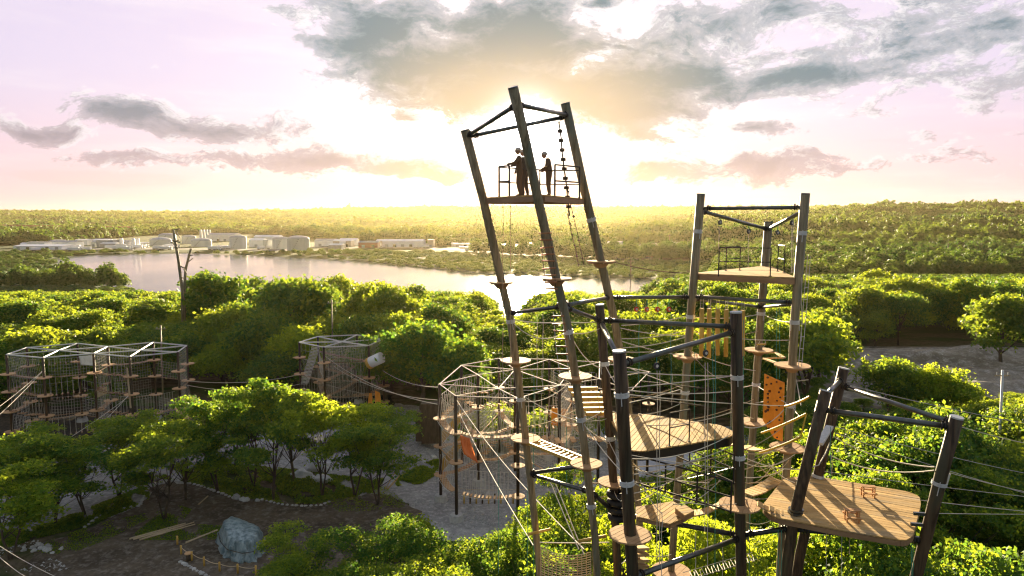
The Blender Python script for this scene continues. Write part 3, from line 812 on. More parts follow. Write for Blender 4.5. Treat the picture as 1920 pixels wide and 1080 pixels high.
# --- the tall leaning tower
pL = Pole([(872, 245, 26.6), (907, 378, 27), (940, 527, 27.4), (957, 600, 27.6), (969, 690, 27.8), (983, 800, 27.9), (1000, 950, 28), (1009, 1040, 28)], .155)
pM = Pole([(962, 165, 22.8), (985, 262, 23.2), (1010, 380, 23.6), (1038, 500, 24), (1063, 605, 24.2), (1078, 700, 24.3), (1090, 790, 24.4), (1115, 1000, 24.6)], .152)
pR = Pole([(1060, 195, 28), (1100, 375, 28.3), (1127, 490, 28.5), (1152, 600, 28.6), (1166, 680, 28.7), (1180, 780, 28.7), (1198, 960, 28.8)], .165)
t1 = thing('leaning_tower', pM.P[-1], 'tallest tower of three leaning log poles with people on its top platform against the sun', 'tower')
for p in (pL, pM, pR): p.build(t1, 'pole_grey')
beam(t1, pL.y(257), pR.y(218), .075); beam(t1, pL.y(256), pM.y(196), .075); beam(t1, pM.y(196), pR.y(216), .075)
beam(t1, pL.y(588), pM.y(574)); beam(t1, pM.y(573), pR.y(558))
beam(t1, pL.y(888), pM.y(872), .085, 'steel'); beam(t1, pL.y(889), pM.y(922), .075, 'steel')
for p, pys in ((pL, (602, 748)), (pM, (622, 786, 948)), (pR, (412,))):
    for q in pys: collar(t1, p, q)
ZT1 = CAMH+.82
def inset(P, k):
    c = sum(P, V3())/len(P); return [(p+(c-p)*k) for p in P]
tri = [pL.z(ZT1), pM.z(ZT1), pR.z(ZT1)]
backc = (tri[0]+tri[2])*.5+V3((0, 1.2, 0))
T1poly = [tuple(q[:2]) for q in (tri[0]+V3((.12, -.1, 0)), tri[1]+V3((-.1, .1, 0)), tri[1]+V3((.25, .1, 0)), tri[2]+V3((-.1, -.1, 0)), tri[2]+V3((-.2, .5, 0)), tri[0]+V3((.25, .5, 0)))]
big_deck(t1, T1poly, ZT1, (1, .05), .2, depth=.18)
def on(px, z, Y): p = at(px, 400, Y); return V3((p.x, Y, z))
railing(t1, [on(936, ZT1, 26.3), on(955, ZT1, 25.9)], 1.15, .036)
railing(t1, [on(936, ZT1, 26.3), on(1012, ZT1, 27.6)], 1.12, .028)
railing(t1, [on(1040, ZT1, 26.0), on(1086, ZT1, 27.2)], 1.2, .036)
railing(t1, [on(1012, ZT1, 27.6), on(1086, ZT1, 27.7)], 1.1, .028)
for p, lst in ((pL, ((528, .50, .2), (675, .63, .9), (821, .62, .5))), (pM, ((521, .56, .3), (704, .61, 1.2), (868, .59, .8))), (pR, ((489, .6, .1), (672, .58, .5)))):
    for (q, r, a) in lst: round_deck(t1, p, q, r, a)
# --- the square-looking tower on the right
pA = Pole([(1314, 365, 28.6), (1296, 580, 28.6), (1281, 780, 28.6), (1259, 1060, 28.6)], .155)
pB = Pole([(1510, 364, 26.6), (1490, 600, 26.7), (1478, 830, 26.8), (1463, 1060, 26.8)], .155)
pC = Pole([(1441, 417, 33.0), (1426, 600, 33.0), (1413, 790, 33.0), (1399, 1000, 33.0)], .17)
t2 = thing('square_tower', pB.P[-1], 'upright tower of three grey log poles with a railed platform before the far hills', 'tower')
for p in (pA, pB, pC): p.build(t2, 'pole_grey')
beam(t2, pA.y(391), pB.y(389)); beam(t2, pA.y(395), pC.y(430)); beam(t2, pC.y(430), pB.y(395))
beam(t2, pA.y(556), pB.y(568)); beam(t2, pA.y(560), pC.y(576), .07); beam(t2, pC.y(576), pB.y(570), .07)
beam(t2, pR.y(558), pA.y(557))
for p, pys in ((pA, (434, 594, 736)), (pB, (437, 604, 760)), (pC, (588, 721))):
    for q in pys: collar(t2, p, q)
ZT2 = 23.72
a, b, c = pA.z(ZT2), pB.z(ZT2), pC.z(ZT2)
T2poly = [tuple(q[:2]) for q in (a+V3((.2, -.15, 0)), b+V3((-.2, -.15, 0)), b+V3((-.05, .25, 0)), c+V3((.25, -.1, 0)), c+V3((-.25, -.1, 0)), a+V3((.05, .2, 0)))]
big_deck(t2, T2poly, ZT2, (1, -.2), .2, m='deck_wood', depth=.22)
g = lambda px, py: gnd(px, py, ZT2)
railing(t2, [g(1347, 516), g(1444, 518)], 1.12, .025)
railing(t2, [g(1361, 508), g(1387, 507)], 1.05, .022)
railing(t2, [g(1458, 509), g(1470, 512)], 1.15, .022)
for p, lst in ((pA, ((667, .60, .5), (1070, .85, .9))), (pB, ((684, .68, .2), (838, .70, .8))), (pC, ((655, .68, .4), (790, .75, .7), (1047, .72, .6)))):
    for (q, r, an) in lst: round_deck(t2, p, q, r, an)
# --- the dark pole tower in front
d1 = Pole([(1124, 572, 26.0), (1138, 740, 25.8), (1150, 900, 25.6), (1158, 1070, 25.5)], .165)
d2 = Pole([(1161, 659, 20.2), (1168, 780, 20.2), (1175, 900, 20.2), (1186, 1070, 20.2)], .19)
d3 = Pole([(1380, 586, 23.6), (1383, 760, 23.6), (1386, 900, 23.6), (1390, 1070, 23.6)], .19)
t3 = thing('dark_tower', d2.P[-1], 'dark brown tower of three upright log poles around a triangular planked platform', 'tower')
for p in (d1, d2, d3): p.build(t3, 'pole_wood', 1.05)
beam(t3, d1.y(600), d3.y(613), .085); beam(t3, d1.y(604), d2.y(676), .085); beam(t3, d2.y(684), d3.y(621), .085)
beam(t3, pM.y(575), d1.y(601), .075)
beam(t3, d1.y(962), d3.y(1004), .09, 'steel_dark'); beam(t3, d2.y(1082), d3.y(1008), .09, 'steel'); beam(t3, pM.y(922), d1.y(960), .085, 'steel_dark')
for p, pys in ((d1, (682, 822)), (d2, (740, 905)), (d3, (707, 857))):
    for q in pys: collar(t3, p, q)
ZT3 = CAMH-7.75
T3px = [(1136, 774), (1216, 777), (1352, 797), (1377, 810), (1370, 819), (1202, 846), (1180, 843)]
T3poly = smooth_poly([tuple(gnd(x, y, ZT3)[:2]) for x, y in T3px], .25)
dr = gnd(1262, 789, ZT3)-gnd(1222, 838, ZT3)
big_deck(t3, T3poly, ZT3, dr, .17, depth=.28, fascia='rail_metal')
g3 = lambda px, py: gnd(px, py, ZT3)
railing(t3, [g3(1200, 777), g3(1322, 794)], 1.35, .024)
railing(t3, [g3(1255, 836), g3(1292, 828)], 1.15, .024, mids=(.55,))
round_deck(t3, d2, 1001, .66, .75, 8); round_deck(t3, d1, 902, .60, .8, 7); round_deck(t3, d3, 945, .73, 1.1, 8)
# steel railing boxes under the triangular platform
ZL = CAMH-9.3
gl = lambda px, py: gnd(px, py, ZL)
for k, (f0, f1) in enumerate(((gl(1190, 905), gl(1370, 960)), (gl(1255, 850), gl(1375, 905)))):
    railing(t3, [f0.lerp(f1, t) for t in (0, .34, .67, 1)], 1.0, .03, mids=(.5, .02))
# lower timber deck with a box step
ZD = CAMH-10.9
gd = lambda px, py: gnd(px, py, ZD)
lp = [tuple(gd(x, y)[:2]) for x, y in ((1192, 950), (1262, 940), (1296, 958), (1288, 968), (1256, 982), (1194, 968))]
big_deck(t3, lp, ZD, gd(1262, 940)-gd(1212, 975), .17, depth=.12)
bx = [tuple(gnd(x, y, ZD+.25)[:2]) for x, y in ((1266, 952), (1284, 946), (1302, 957), (1284, 966))]
o = MB(); extrude(o, bx, ZD+.02, ZD+.2); o = o.build('step_box', 'deck_edge', t3); planks(o, bx, (1, .35), .18, ZD+.245, m='deck_wood')
# --- the leaning deck tower at the right
e1 = Pole([(1548, 733, 23.6), (1516, 860, 23.3), (1490, 965, 23.0), (1478, 1040, 22.9)], .195)
e2 = Pole([(1582, 691, 26.6), (1553, 810, 26.5), (1532, 900, 26.4), (1500, 1040, 26.2)], .195)
e3 = Pole([(1794, 783, 21.6), (1765, 890, 21.8), (1738, 1000, 22.0), (1718, 1080, 22.1)], .195)
t4 = thing('deck_tower', e1.P[-1], 'leaning three-pole tower carrying the large rectangular wooden deck with two small benches', 'tower')
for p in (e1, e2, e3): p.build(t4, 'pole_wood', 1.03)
beam(t4, e1.y(768), e3.y(801), .095); beam(t4, e2.y(722), e3.y(795), .085); beam(t4, e1.y(745), e2.y(712), .085)
beam(t4, e1.y(992), e3.y(1014), .09, 'steel_dark'); beam(t4, d3.y(1004), e1.y(990), .09, 'steel_dark')
ZT4 = CAMH-10.3
T4px = [(1470, 896), (1528, 892), (1700, 921), (1724, 930), (1727, 944), (1712, 1004), (1698, 1014), (1580, 994), (1447, 968), (1428, 949)]
T4poly = smooth_poly([tuple(gnd(x, y, ZT4)[:2]) for x, y in T4px], .3)
big_deck(t4, T4poly, ZT4, gnd(1723, 958, ZT4)-gnd(1478, 915, ZT4), .2, depth=.16)
for p, pys in ((e1, ()), (e2, (893,)), (e3, (906,))):
    for q in pys: collar(t4, p, q, .12)
c = MB()
for dz in (.06, .16): c.disc(e1.z(ZT4+dz), .26, .05, 14)
c.build('pole_bracket', 'steel', t4)
c = MB()
for q in (965, 985, 1010): c.bar(e3.y(q), e3.y(q)+V3((-.55, .1, 0)), .09, .1)
c.build('pole_bracket', 'steel', t4)

# ------------------------------------------------------------------ benches on the deck
def bench(px, py, rz, label):
    p = gnd(px, py, ZT4); o = thing('bench', (p.x, p.y, ZT4), label, 'bench', 'small picnic benches on the rectangular deck')
    o.rotation_euler = (0, 0, rz)
    def bp(name, c, s):
        q = bpy.data.objects.new(name, MB().box(c, s).mesh(name, 'bench_wood')); COL.objects.link(q); q.parent = o
    for y in (-.06, .06): bp('table_plank', (0, y, .40), (.50, .10, .03))
    for y in (-.24, .24): bp('seat_plank', (0, y, .21), (.50, .11, .035))
    for x in (-.19, .19):
        bp('cross_bar', (x, 0, .18), (.04, .56, .04)); bp('top_bar', (x, 0, .37), (.04, .26, .03))
        for y in (-.13, .13): bp('leg', (x, y, .19), (.045, .05, .38))
bench(1627, 931, -.22, 'small wooden picnic bench on the rectangular deck, the one farther back towards the trees')
bench(1597, 977, -.2, 'small wooden picnic bench on the rectangular deck, the one nearer the front edge')

# ------------------------------------------------------------------ obstacles hung between the towers
def rope(pts, r, m, name='rope', label=None, group=None, cat='rope', n=4):
    o = MB().tube(pts, r, n, cap=False).build(name, m, None, smooth=True); return tagit(o, label, cat, group)
GR = 'ropes strung between the tower poles'
def rp(x1, y1, Y1, x2, y2, Y2, s, lab, m='rope_white', r=.017, g=GR, n=12, name='rope', cat='rope'):
    return rope(sag(at(x1, y1, Y1), at(x2, y2, Y2), s, n), r, m, name, lab, g, cat)
# rope ladders on the tall tower
def ladder(a, b, w, n, wood, ropem, label, name='rope_ladder', rr=.03, wv=None):
    a, b = V3(a), V3(b); wv = V3((1, 0, 0)) if wv is None else V3(wv).normalized()
    o = thing(name, b, label, 'ladder')
    for k in (-.5, .5): MB().tube([a+wv*w*k*.8, a.lerp(b, .5)+wv*w*k+V3((0, 0, -.05)), b+wv*w*k*.9], .013, 4).build('side_rope', ropem, o)
    for i in range(n):
        p = a.lerp(b, (i+.5)/n)
        MB().tube([p-wv*w*.62+V3((0, 0, random.uniform(-.03, .03))), p+wv*w*.62], rr, 6).build('rung', wood, o)
    return o
ladder(at(1022, 430, 23.2), at(1034, 548, 23.4), .36, 9, 'red_wood', 'rope_dark', 'dark rope ladder hanging beside the middle leaning pole below the people')
ladder(at(1045, 585, 24.0), at(1058, 700, 23.9), .36, 8, 'red_wood', 'rope_white', 'rope ladder with reddish wooden rungs beside the middle pole of the leaning tower')
ladder(at(1517, 480, 26.4), at(1500, 688, 26.4), .14, 9, 'rope_white', 'rope_white', 'thin white rope ladder hanging outside the right pole of the square tower', rr=.014)
ladder(at(1430, 640, 28), at(1425, 650, 28), .3, 1, 'yellow_wood', 'rope_white', 'single step hung by the round platform of the square tower')
# hanging logs under the square tower
lg = thing('hanging_logs', at(1355, 560, 27.6), 'row of six yellow logs hanging upright below the square tower', 'obstacle')
for i, px in enumerate((1316, 1330, 1346, 1362, 1378, 1393)):
    t = at(px, 578+i*.8, 28.2); b_ = at(px-1, (672 if i % 2 else 668)-i, 28.2)
    MB().tube([b_, t], .095, 8).build('log', 'yellow_wood', lg, smooth=True)
    for k in (-1, 1): MB().tube([t+V3((k*.05, 0, -.05)), V3((t.x+k*.05, t.y, at(px, 561, 28.2).z))], .01, 4).build('hanger', 'rope_white', lg)
# orange climbing wall
cw = thing('climbing_wall', at(1450, 820, 28.5), 'bright orange climbing wall of two panels with dark holds hanging between round platforms', 'climbing wall')
wq = [at(1433, 700, 28.6), at(1452, 709, 28.2), at(1471, 717, 27.8), at(1467, 829, 27.8), at(1451, 822, 28.2), at(1430, 788, 28.6)]
for (ids) in ((0, 1, 4, 5), (1, 2, 3, 4)):
    P = [wq[i] for i in ids]; P = [p+(sum(P, V3())/4-p)*.012 for p in P]; nrm = (P[1]-P[0]).cross(P[3]-P[0]).normalized()*.03
    mb = MB(); mb.add(P+[p+nrm for p in P], [(0, 1, 2, 3), (7, 6, 5, 4), (0, 4, 5, 1), (1, 5, 6, 2), (2, 6, 7, 3), (3, 7, 4, 0)])
    pan = mb.build('panel', 'orange_panel', cw)
    for i in range(13):
        u, v = random.uniform(.15, .85), (i+.5)/13
        p = P[0].lerp(P[1], u).lerp(P[3].lerp(P[2], u), v)
        MB().disc(p, random.uniform(.03, .06), .1, 6, nrm.to_track_quat('Z', 'Y').to_matrix()).build('hold', 'hold', pan)
# board steps hung beside the dark tower
bs = thing('hanging_boards', at(1100, 770, 25), 'stack of six yellow boards hanging as steps between the leaning tower and the dark tower', 'obstacle')
for i, (x0, x1, y) in enumerate(((1066, 1120, 728), (1072, 1124, 738), (1078, 1129, 747), (1086, 1131, 757), (1093, 1132, 766), (1099, 1133, 775))):
    MB().bar(at(x0, y+1, 25.2+i*.15), at(x1, y, 25.4+i*.15), .16, .13).build('board', 'yellow_wood', bs)
for x in (1082, 1118): MB().tube([at(x, 700, 25.2), at(x, 728, 25.3), at(x+8, 775, 26.1)], .012, 4).build('hanger', 'rope_white', bs)
# wooden ladder bridge
lb = thing('ladder_bridge', at(1030, 855, 26.5), 'wooden ladder laid as a bridge between two round platforms of the leaning tower', 'bridge')
A0, A1, B0, B1 = at(985, 829, 27.6), at(1078, 866, 24.8), at(1012, 826, 28.1), at(1092, 858, 25.4)
for p, q in ((A0, A1), (B0, B1)): MB().bar(p, q, .09, .12).build('side_rail', 'yellow_wood', lb)
for i in range(10):
    t = (i+.6)/10.4; MB().bar(A0.lerp(A1, t), B0.lerp(B1, t), .09, .05).build('rung', 'yellow_wood', lb)
# plank bridges
def plank_bridge(a, b, w, n, s, label, hand=True, m='deck_wood', hh=1.0, chaos=.0):
    a, b = V3(a), V3(b); d = (b-a); d.z = 0; d.normalize(); sd = V3((-d.y, d.x, 0))
    o = thing('plank_bridge', a, label, 'bridge'); P = sag(a, b, s, n)
    for i in range(n):
        c = (P[i]+P[i+1])*.5+V3((0, 0, random.uniform(-1, 1)*chaos)); L = (P[i+1]-P[i]).length
        x = (P[i+1]-P[i]).normalized(); M = Matrix((x, sd, x.cross(sd))).transposed()
        MB().box(c, (L*.86, w*(1+random.uniform(-.05, .05)), .05), M).build('plank', m, o)
    for k in (-1, 1):
        MB().tube([p+sd*w*.4*k-V3((0, 0, .04)) for p in P], .016, 4).build('carrying_cable', 'cable', o)
        if hand: MB().tube(sag(a+sd*w*.7*k+V3((0, 0, hh)), b+sd*w*.7*k+V3((0, 0, hh)), s*.6, n), .016, 4).build('hand_rope', 'rope_tan', o)
    return o
plank_bridge(gd(1290, 962), at(1352, 944, 24.0), .55, 8, .12, 'short plank bridge climbing from the lower deck to the near round platform')
plank_bridge(at(1398, 926, 25.2), at(1456, 898, 26.6), .6, 9, .1, 'plank bridge behind the dark pole rising to the back corner of the rectangular deck')
plank_bridge(at(1420, 943, 23.4), at(1486, 968, 23.0), .4, 6, .05, 'broken-edged plank walkway between the near round platform and the rectangular deck', False, chaos=.04)
plank_bridge(at(1395, 836, 29.5), at(1446, 842, 27.4), .6, 10, .12, 'arched bridge of close planks just below the orange climbing wall', False)
plank_bridge(at(1332, 833, 31), at(1392, 830, 30), .6, 9, .05, 'log bridge behind the corner of the triangular platform', False)
zz = thing('zigzag_beams', at(1455, 670, 30), 'zigzag of narrow wooden beams between two round platforms of the square tower', 'bridge')
for (x0, y0, Y0, x1, y1, Y1) in ((1418, 661, 32, 1456, 661, 30.5), (1455, 661, 30.5, 1470, 671, 28.5), (1470, 671, 28.5, 1433, 672, 30), (1433, 672, 30, 1462, 683, 27.5)):
    MB().bar(at(x0, y0, Y0), at(x1, y1, Y1), .14, .06).build('beam', 'deck_wood', zz)
st = thing('hanging_steps', at(1290, 1000, 19), 'short steps of thick boards hanging below the near round platform', 'obstacle')
for i in range(5): MB().bar(at(1191, 1028+i*11, 20.9), at(1212, 1027+i*11, 21.2), .25, .09).build('step', 'deck_wood', st)
# square seats in the row behind the wooden ladder
for i, (x, y) in enumerate(((1022, 823), (1046, 826), (1074, 824), (1123, 823))):
    o = thing('swing_seat', at(x, y, 33), 'pale square swing board behind the wooden ladder, number %s from the pole' % ('one', 'two', 'three', 'four')[i], 'swing', 'row of square swing boards')
    Mr = Matrix.Rotation(.35, 3, 'X') @ Matrix.Rotation(.3, 3, 'Z')
    MB().box(at(x, y, 33), (.24, .42, .04), Mr).build('seat', 'deck_round', o)
    for k in (-1, 1): MB().tube([at(x, y, 33)+V3((k*.1, 0, 0)), at(x, y-62, 33)], .008, 4).build('hanger', 'rope_white', o)
# yellow straps
for i, (x0, y0, Y0, x1, y1, Y1, lab) in enumerate(((1518, 744, 23.8, 1472, 762, 25.6, 'short yellow strap, highest of the three at the leaning deck pole'),
        (1512, 776, 23.4, 1428, 812, 25.2, 'yellow strap crossing in front of the orange climbing wall'),
        (1500, 820, 23.4, 1424, 849, 24.8, 'lowest yellow strap running down to the round platform by the orange wall'))):
    rope(sag(at(x0, y0, Y0), at(x1, y1, Y1), .04, 8), .045, 'strap_yellow', 'strap', lab, 'yellow straps', 'strap', 6)
for (x0, y0, x1, y1) in ((1512, 776, 1506, 800), (1506, 800, 1500, 822)): rope([at(x0, y0, 23.4), at(x1, y1, 23.4)], .03, 'strap_yellow', 'strap', 'short yellow strap tied upright to the leaning deck pole', 'upright yellow straps', 'strap')
# tyres around the near pole
ty = thing('tyre_stack', d1.y(968), 'stack of black tyres hung round the dark pole above the near round platform', 'tyres')
for i, q in enumerate((924, 938, 952, 966)):
    c = d1.y(q); mb = MB(); n = 20; pts = []
    ring = [(c.x+.12+cos(2*pi*k/n)*.3, c.y-.1+sin(2*pi*k/n)*.3, c.z) for k in range(n+1)]
    mb.tube(ring, .135, 8, cap=False); mb.build('tyre', 'rubber', ty, smooth=True)
# cargo net at the foot of the tall tower
def cargo_net(c00, c10, c01, c11, nu, nv, label, m='net_tan', r=.02, name='cargo_net', s=.25, weave=1):
    c00, c10, c01, c11 = map(V3, (c00, c10, c01, c11)); mb = MB()
    def q(u, v): return c00.lerp(c10, u).lerp(c01.lerp(c11, u), v)-V3((0, 0, 4*s*u*(1-u)*(1-.4*v)))
    for i in range(nv+1): mb.tube([q(k/10, i/nv) for k in range(11)], r, 4, cap=False)
    for i in range(nu+1): mb.tube([q(i/nu, k/8) for k in range(9)], r*.8, 4, cap=False)
    o = mb.build(name, m, None); return tagit(o, label, 'net')
cargo_net(at(1013, 1025, 27.2), at(1108, 1035, 24.6), at(1014, 1094, 27.0), at(1108, 1102, 24.6), 12, 15, 'sagging tan rope net slung between the two leaning poles at the bottom edge')
for x0, x1, y0, Y in ((990, 1032, 999, 27.4), (1085, 1136, 1012, 24.4)):
    o = tagit(MB().tube([at(x0, y0+3, Y), at(x1, y0-7, Y+.4)], .06, 8).build('log', 'yellow_wood', None, smooth=True), 'short yellow log hung %s above the tan rope net' % ('from the left leaning pole' if x0 < 1000 else 'at the middle leaning pole'), 'log')
# rope-ring ladder at the bottom
o = MB()
for i in range(11):
    p0, p1 = at(1293+i*11, 1072-i*3.2, 24+i*.25), at(1300+i*11, 1084-i*3.2, 23.4+i*.25); o.tube([p0, p1, p1+V3((.09, 0, 0)), p0+V3((.16, .0, 0))], .014, 4)
o.tube([at(1280, 1074, 24), at(1410, 1036, 26.6)], .013, 4); o.tube([at(1290, 1087, 23.4), at(1420, 1048, 26.2)], .013, 4)
tagit(o.build('loop_bridge', 'rope_white', None), 'white rope loop bridge rising to the right at the bottom edge', 'bridge')

# ------------------------------------------------------------------ ropes and pulleys
def pulley(px, py, Y, ytop, label, m='steel_dark', grp='pulleys hanging from the top beams'):
    c = at(px, py, Y); o = thing('pulley', c, label, 'pulley', grp); Mx = Matrix.Rotation(pi/2, 3, 'X') @ Matrix.Rotation(.5, 3, 'Y')
    MB().disc(c, .11, .05, 14, Mx).build('wheel', m, o); MB().disc(c, .05, .09, 10, Mx).build('hub', 'collar', o)
    MB().tube([c+V3((0, 0, .1)), V3((c.x, c.y, at(px, ytop, Y).z))], .014, 5).build('strap', 'rope_green', o)
for (x, y, Y, yt, w) in ((1350, 417, 29.8, 403, 'leftmost pulley under the top beam'), (1404, 434, 32, 419, 'pulley under the middle of the slanting top beam'), (1458, 436, 32, 422, 'pulley right beside the rear pole top'), (1485, 418, 29, 402, 'rightmost pulley under the top beam'))\
        + ((1193, 580, 28.6, 562, 'first trolley pulley'), (1213, 580, 28.6, 562, 'second trolley pulley'), (1233, 580, 28.6, 562, 'third trolley pulley'), (1254, 580, 28.6, 562, 'fourth trolley pulley')):
    t = w + (' of the square tower' if yt < 500 else ' from the leaning tower along the connecting beam')
    pulley(x, y, Y, yt, t, 'steel_dark' if yt < 500 else 'red_plastic')
pulley(1323, 662, 22.6, 640, 'black pulley hanging under the near slanting beam of the dark tower'); pulley(1231, 686, 21.4, 664, 'black pulley at the lower end of the near slanting beam')
def vrope(px, y1, y2, Y, lab, m='rope_white', r=.011, g='ropes hanging straight down', dx=0, knots=0, Yb=None):
    a, b_ = at(px, y1, Y), at(px+dx, y2, Yb or Y); mb = MB(); P = [a.lerp(b_, t/6)+V3((.015*sin(t*2), 0, 0)) for t in range(7)]
    mb.tube(P, r, 4, cap=False)
    for i in range(knots):
        c = a.lerp(b_, (i+1)/(knots+1)); mb.disc(c, r*3.2, r*4, 6)
    return tagit(mb.build('rope', m, None), lab, 'rope', g)
VR = 'rope hanging straight down '
for (px, y1, y2, Y, lab, m) in [
    (943, 376, 700, 26.4, 'left of the people on the leaning tower', 'rope_tan'), (957, 376, 830, 26.2, 'below the people on the leaning tower', 'rope_tan'),
    (1348, 424, 512, 29.8, 'through the left pulley onto the square tower platform', 'rope_white'), (1403, 440, 508, 32, 'onto the middle of the square tower platform', 'rope_white'),
    (1484, 424, 512, 29, 'beside the right pole of the square tower', 'rope_white'), (1487, 400, 512, 28.6, 'close along the right pole of the square tower', 'rope_white'),
    (1456, 575, 800, 31, 'between rear pole and orange wall', 'rope_green'), (1462, 575, 710, 29, 'down to the top of the orange wall', 'rope_green'),
    (1503, 520, 640, 26.2, 'outside the right pole of the square tower', 'rope_white'),
    (1322, 680, 1000, 22.6, 'from the black pulley past the front of the triangular platform', 'rope_white'), (1327, 680, 1060, 22.6, 'twin of the one from the black pulley', 'rope_white'),
    (1337, 610, 800, 24, 'green, behind the near slanting beam', 'rope_green'), (1341, 640, 1070, 23.0, 'in front of the triangular platform railing', 'rope_green'),
    (1232, 695, 1050, 21.2, 'green-white, left part of the triangular platform', 'rope_white'), (1237, 695, 1060, 21.2, 'close beside the left one on the triangular platform', 'rope_white'),
    (1198, 585, 720, 28.6, 'green, from the first trolley', 'rope_green'), (1258, 585, 740, 28.6, 'green, from the fourth trolley', 'rope_green'),
    (1260, 700, 760, 27.6, 'short, beside the left pole of the square tower', 'rope_white'), (1302, 660, 790, 28.2, 'in front of the left pole of the square tower', 'rope_green'),
    (1394, 600, 940, 24, 'right beside the near dark pole', 'rope_green'), (1371, 640, 800, 24.4, 'left beside the near dark pole', 'rope_white'),
    (1465, 995, 1080, 22.6, 'bright green coil below the deck tower beam', 'rope_green'), (1459, 993, 1080, 22.7, 'second green one below the deck tower beam', 'rope_green'),
    (1712, 1020, 1080, 21.5, 'bright green, at the foot of the right leaning pole', 'rope_green'), (1709, 1020, 1080, 21.4, 'second green one at the right leaning pole', 'rope_green'),
    (1549, 1000, 1080, 22.5, 'under the front of the rectangular deck', 'rope_white'), (1578, 1002, 1080, 22.3, 'under the middle of the rectangular deck', 'rope_white'), (1593, 1005, 1040, 22.0, 'short with a knot under the rectangular deck', 'rope_tan'),
    (1557, 800, 900, 24.5, 'green, between the two left leaning poles', 'rope_green'), (1583, 812, 850, 25.5, 'short with a clip behind the rectangular deck', 'rope_white'), (1560, 840, 890, 25.5, 'short white one at the back of the rectangular deck', 'rope_white'),
    (1001, 700, 1080, 28, 'along the left leaning pole', 'rope_green'), (1007, 590, 730, 28, 'left of the red-runged ladder', 'rope_white'), (1018, 590, 730, 28, 'close left of the red-runged ladder', 'rope_white'),
    (1062, 800, 930, 26, 'between the two leaning poles', 'rope_green'), (989, 880, 1080, 29, 'beside the foot of the left leaning pole', 'rope_green'), (935, 850, 1075, 30, 'left of the leaning poles over the shrubs', 'rope_green'),
    (1241, 960, 1080, 19.4, 'at the near end of the lower beam', 'rope_white'), (1405, 960, 1080, 25.5, 'behind the lower round platform', 'rope_green'), (1304, 1000, 1080, 23.6, 'below the box step', 'rope_white'), (1355, 980, 1080, 26, 'between lower beam and dark pole', 'rope_white')]:
    vrope(px, y1, y2, Y, 'thin '+VR+lab, m)
vrope(1048, 228, 405, 27.4, 'knotted dark rope hanging from the top beam through the leaning tower platform', 'rope_dark', .032, None, 20, 9, 27.2)
vrope(1055, 312, 496, 27.0, 'dark rope slanting down from the top railing to the right round platform', 'rope_dark', .016, None, 40, 3, 27.6)
vrope(1064, 400, 500, 27.2, 'dangling dark rope tail under the leaning tower platform', 'rope_dark', .014, None, 22, 4)
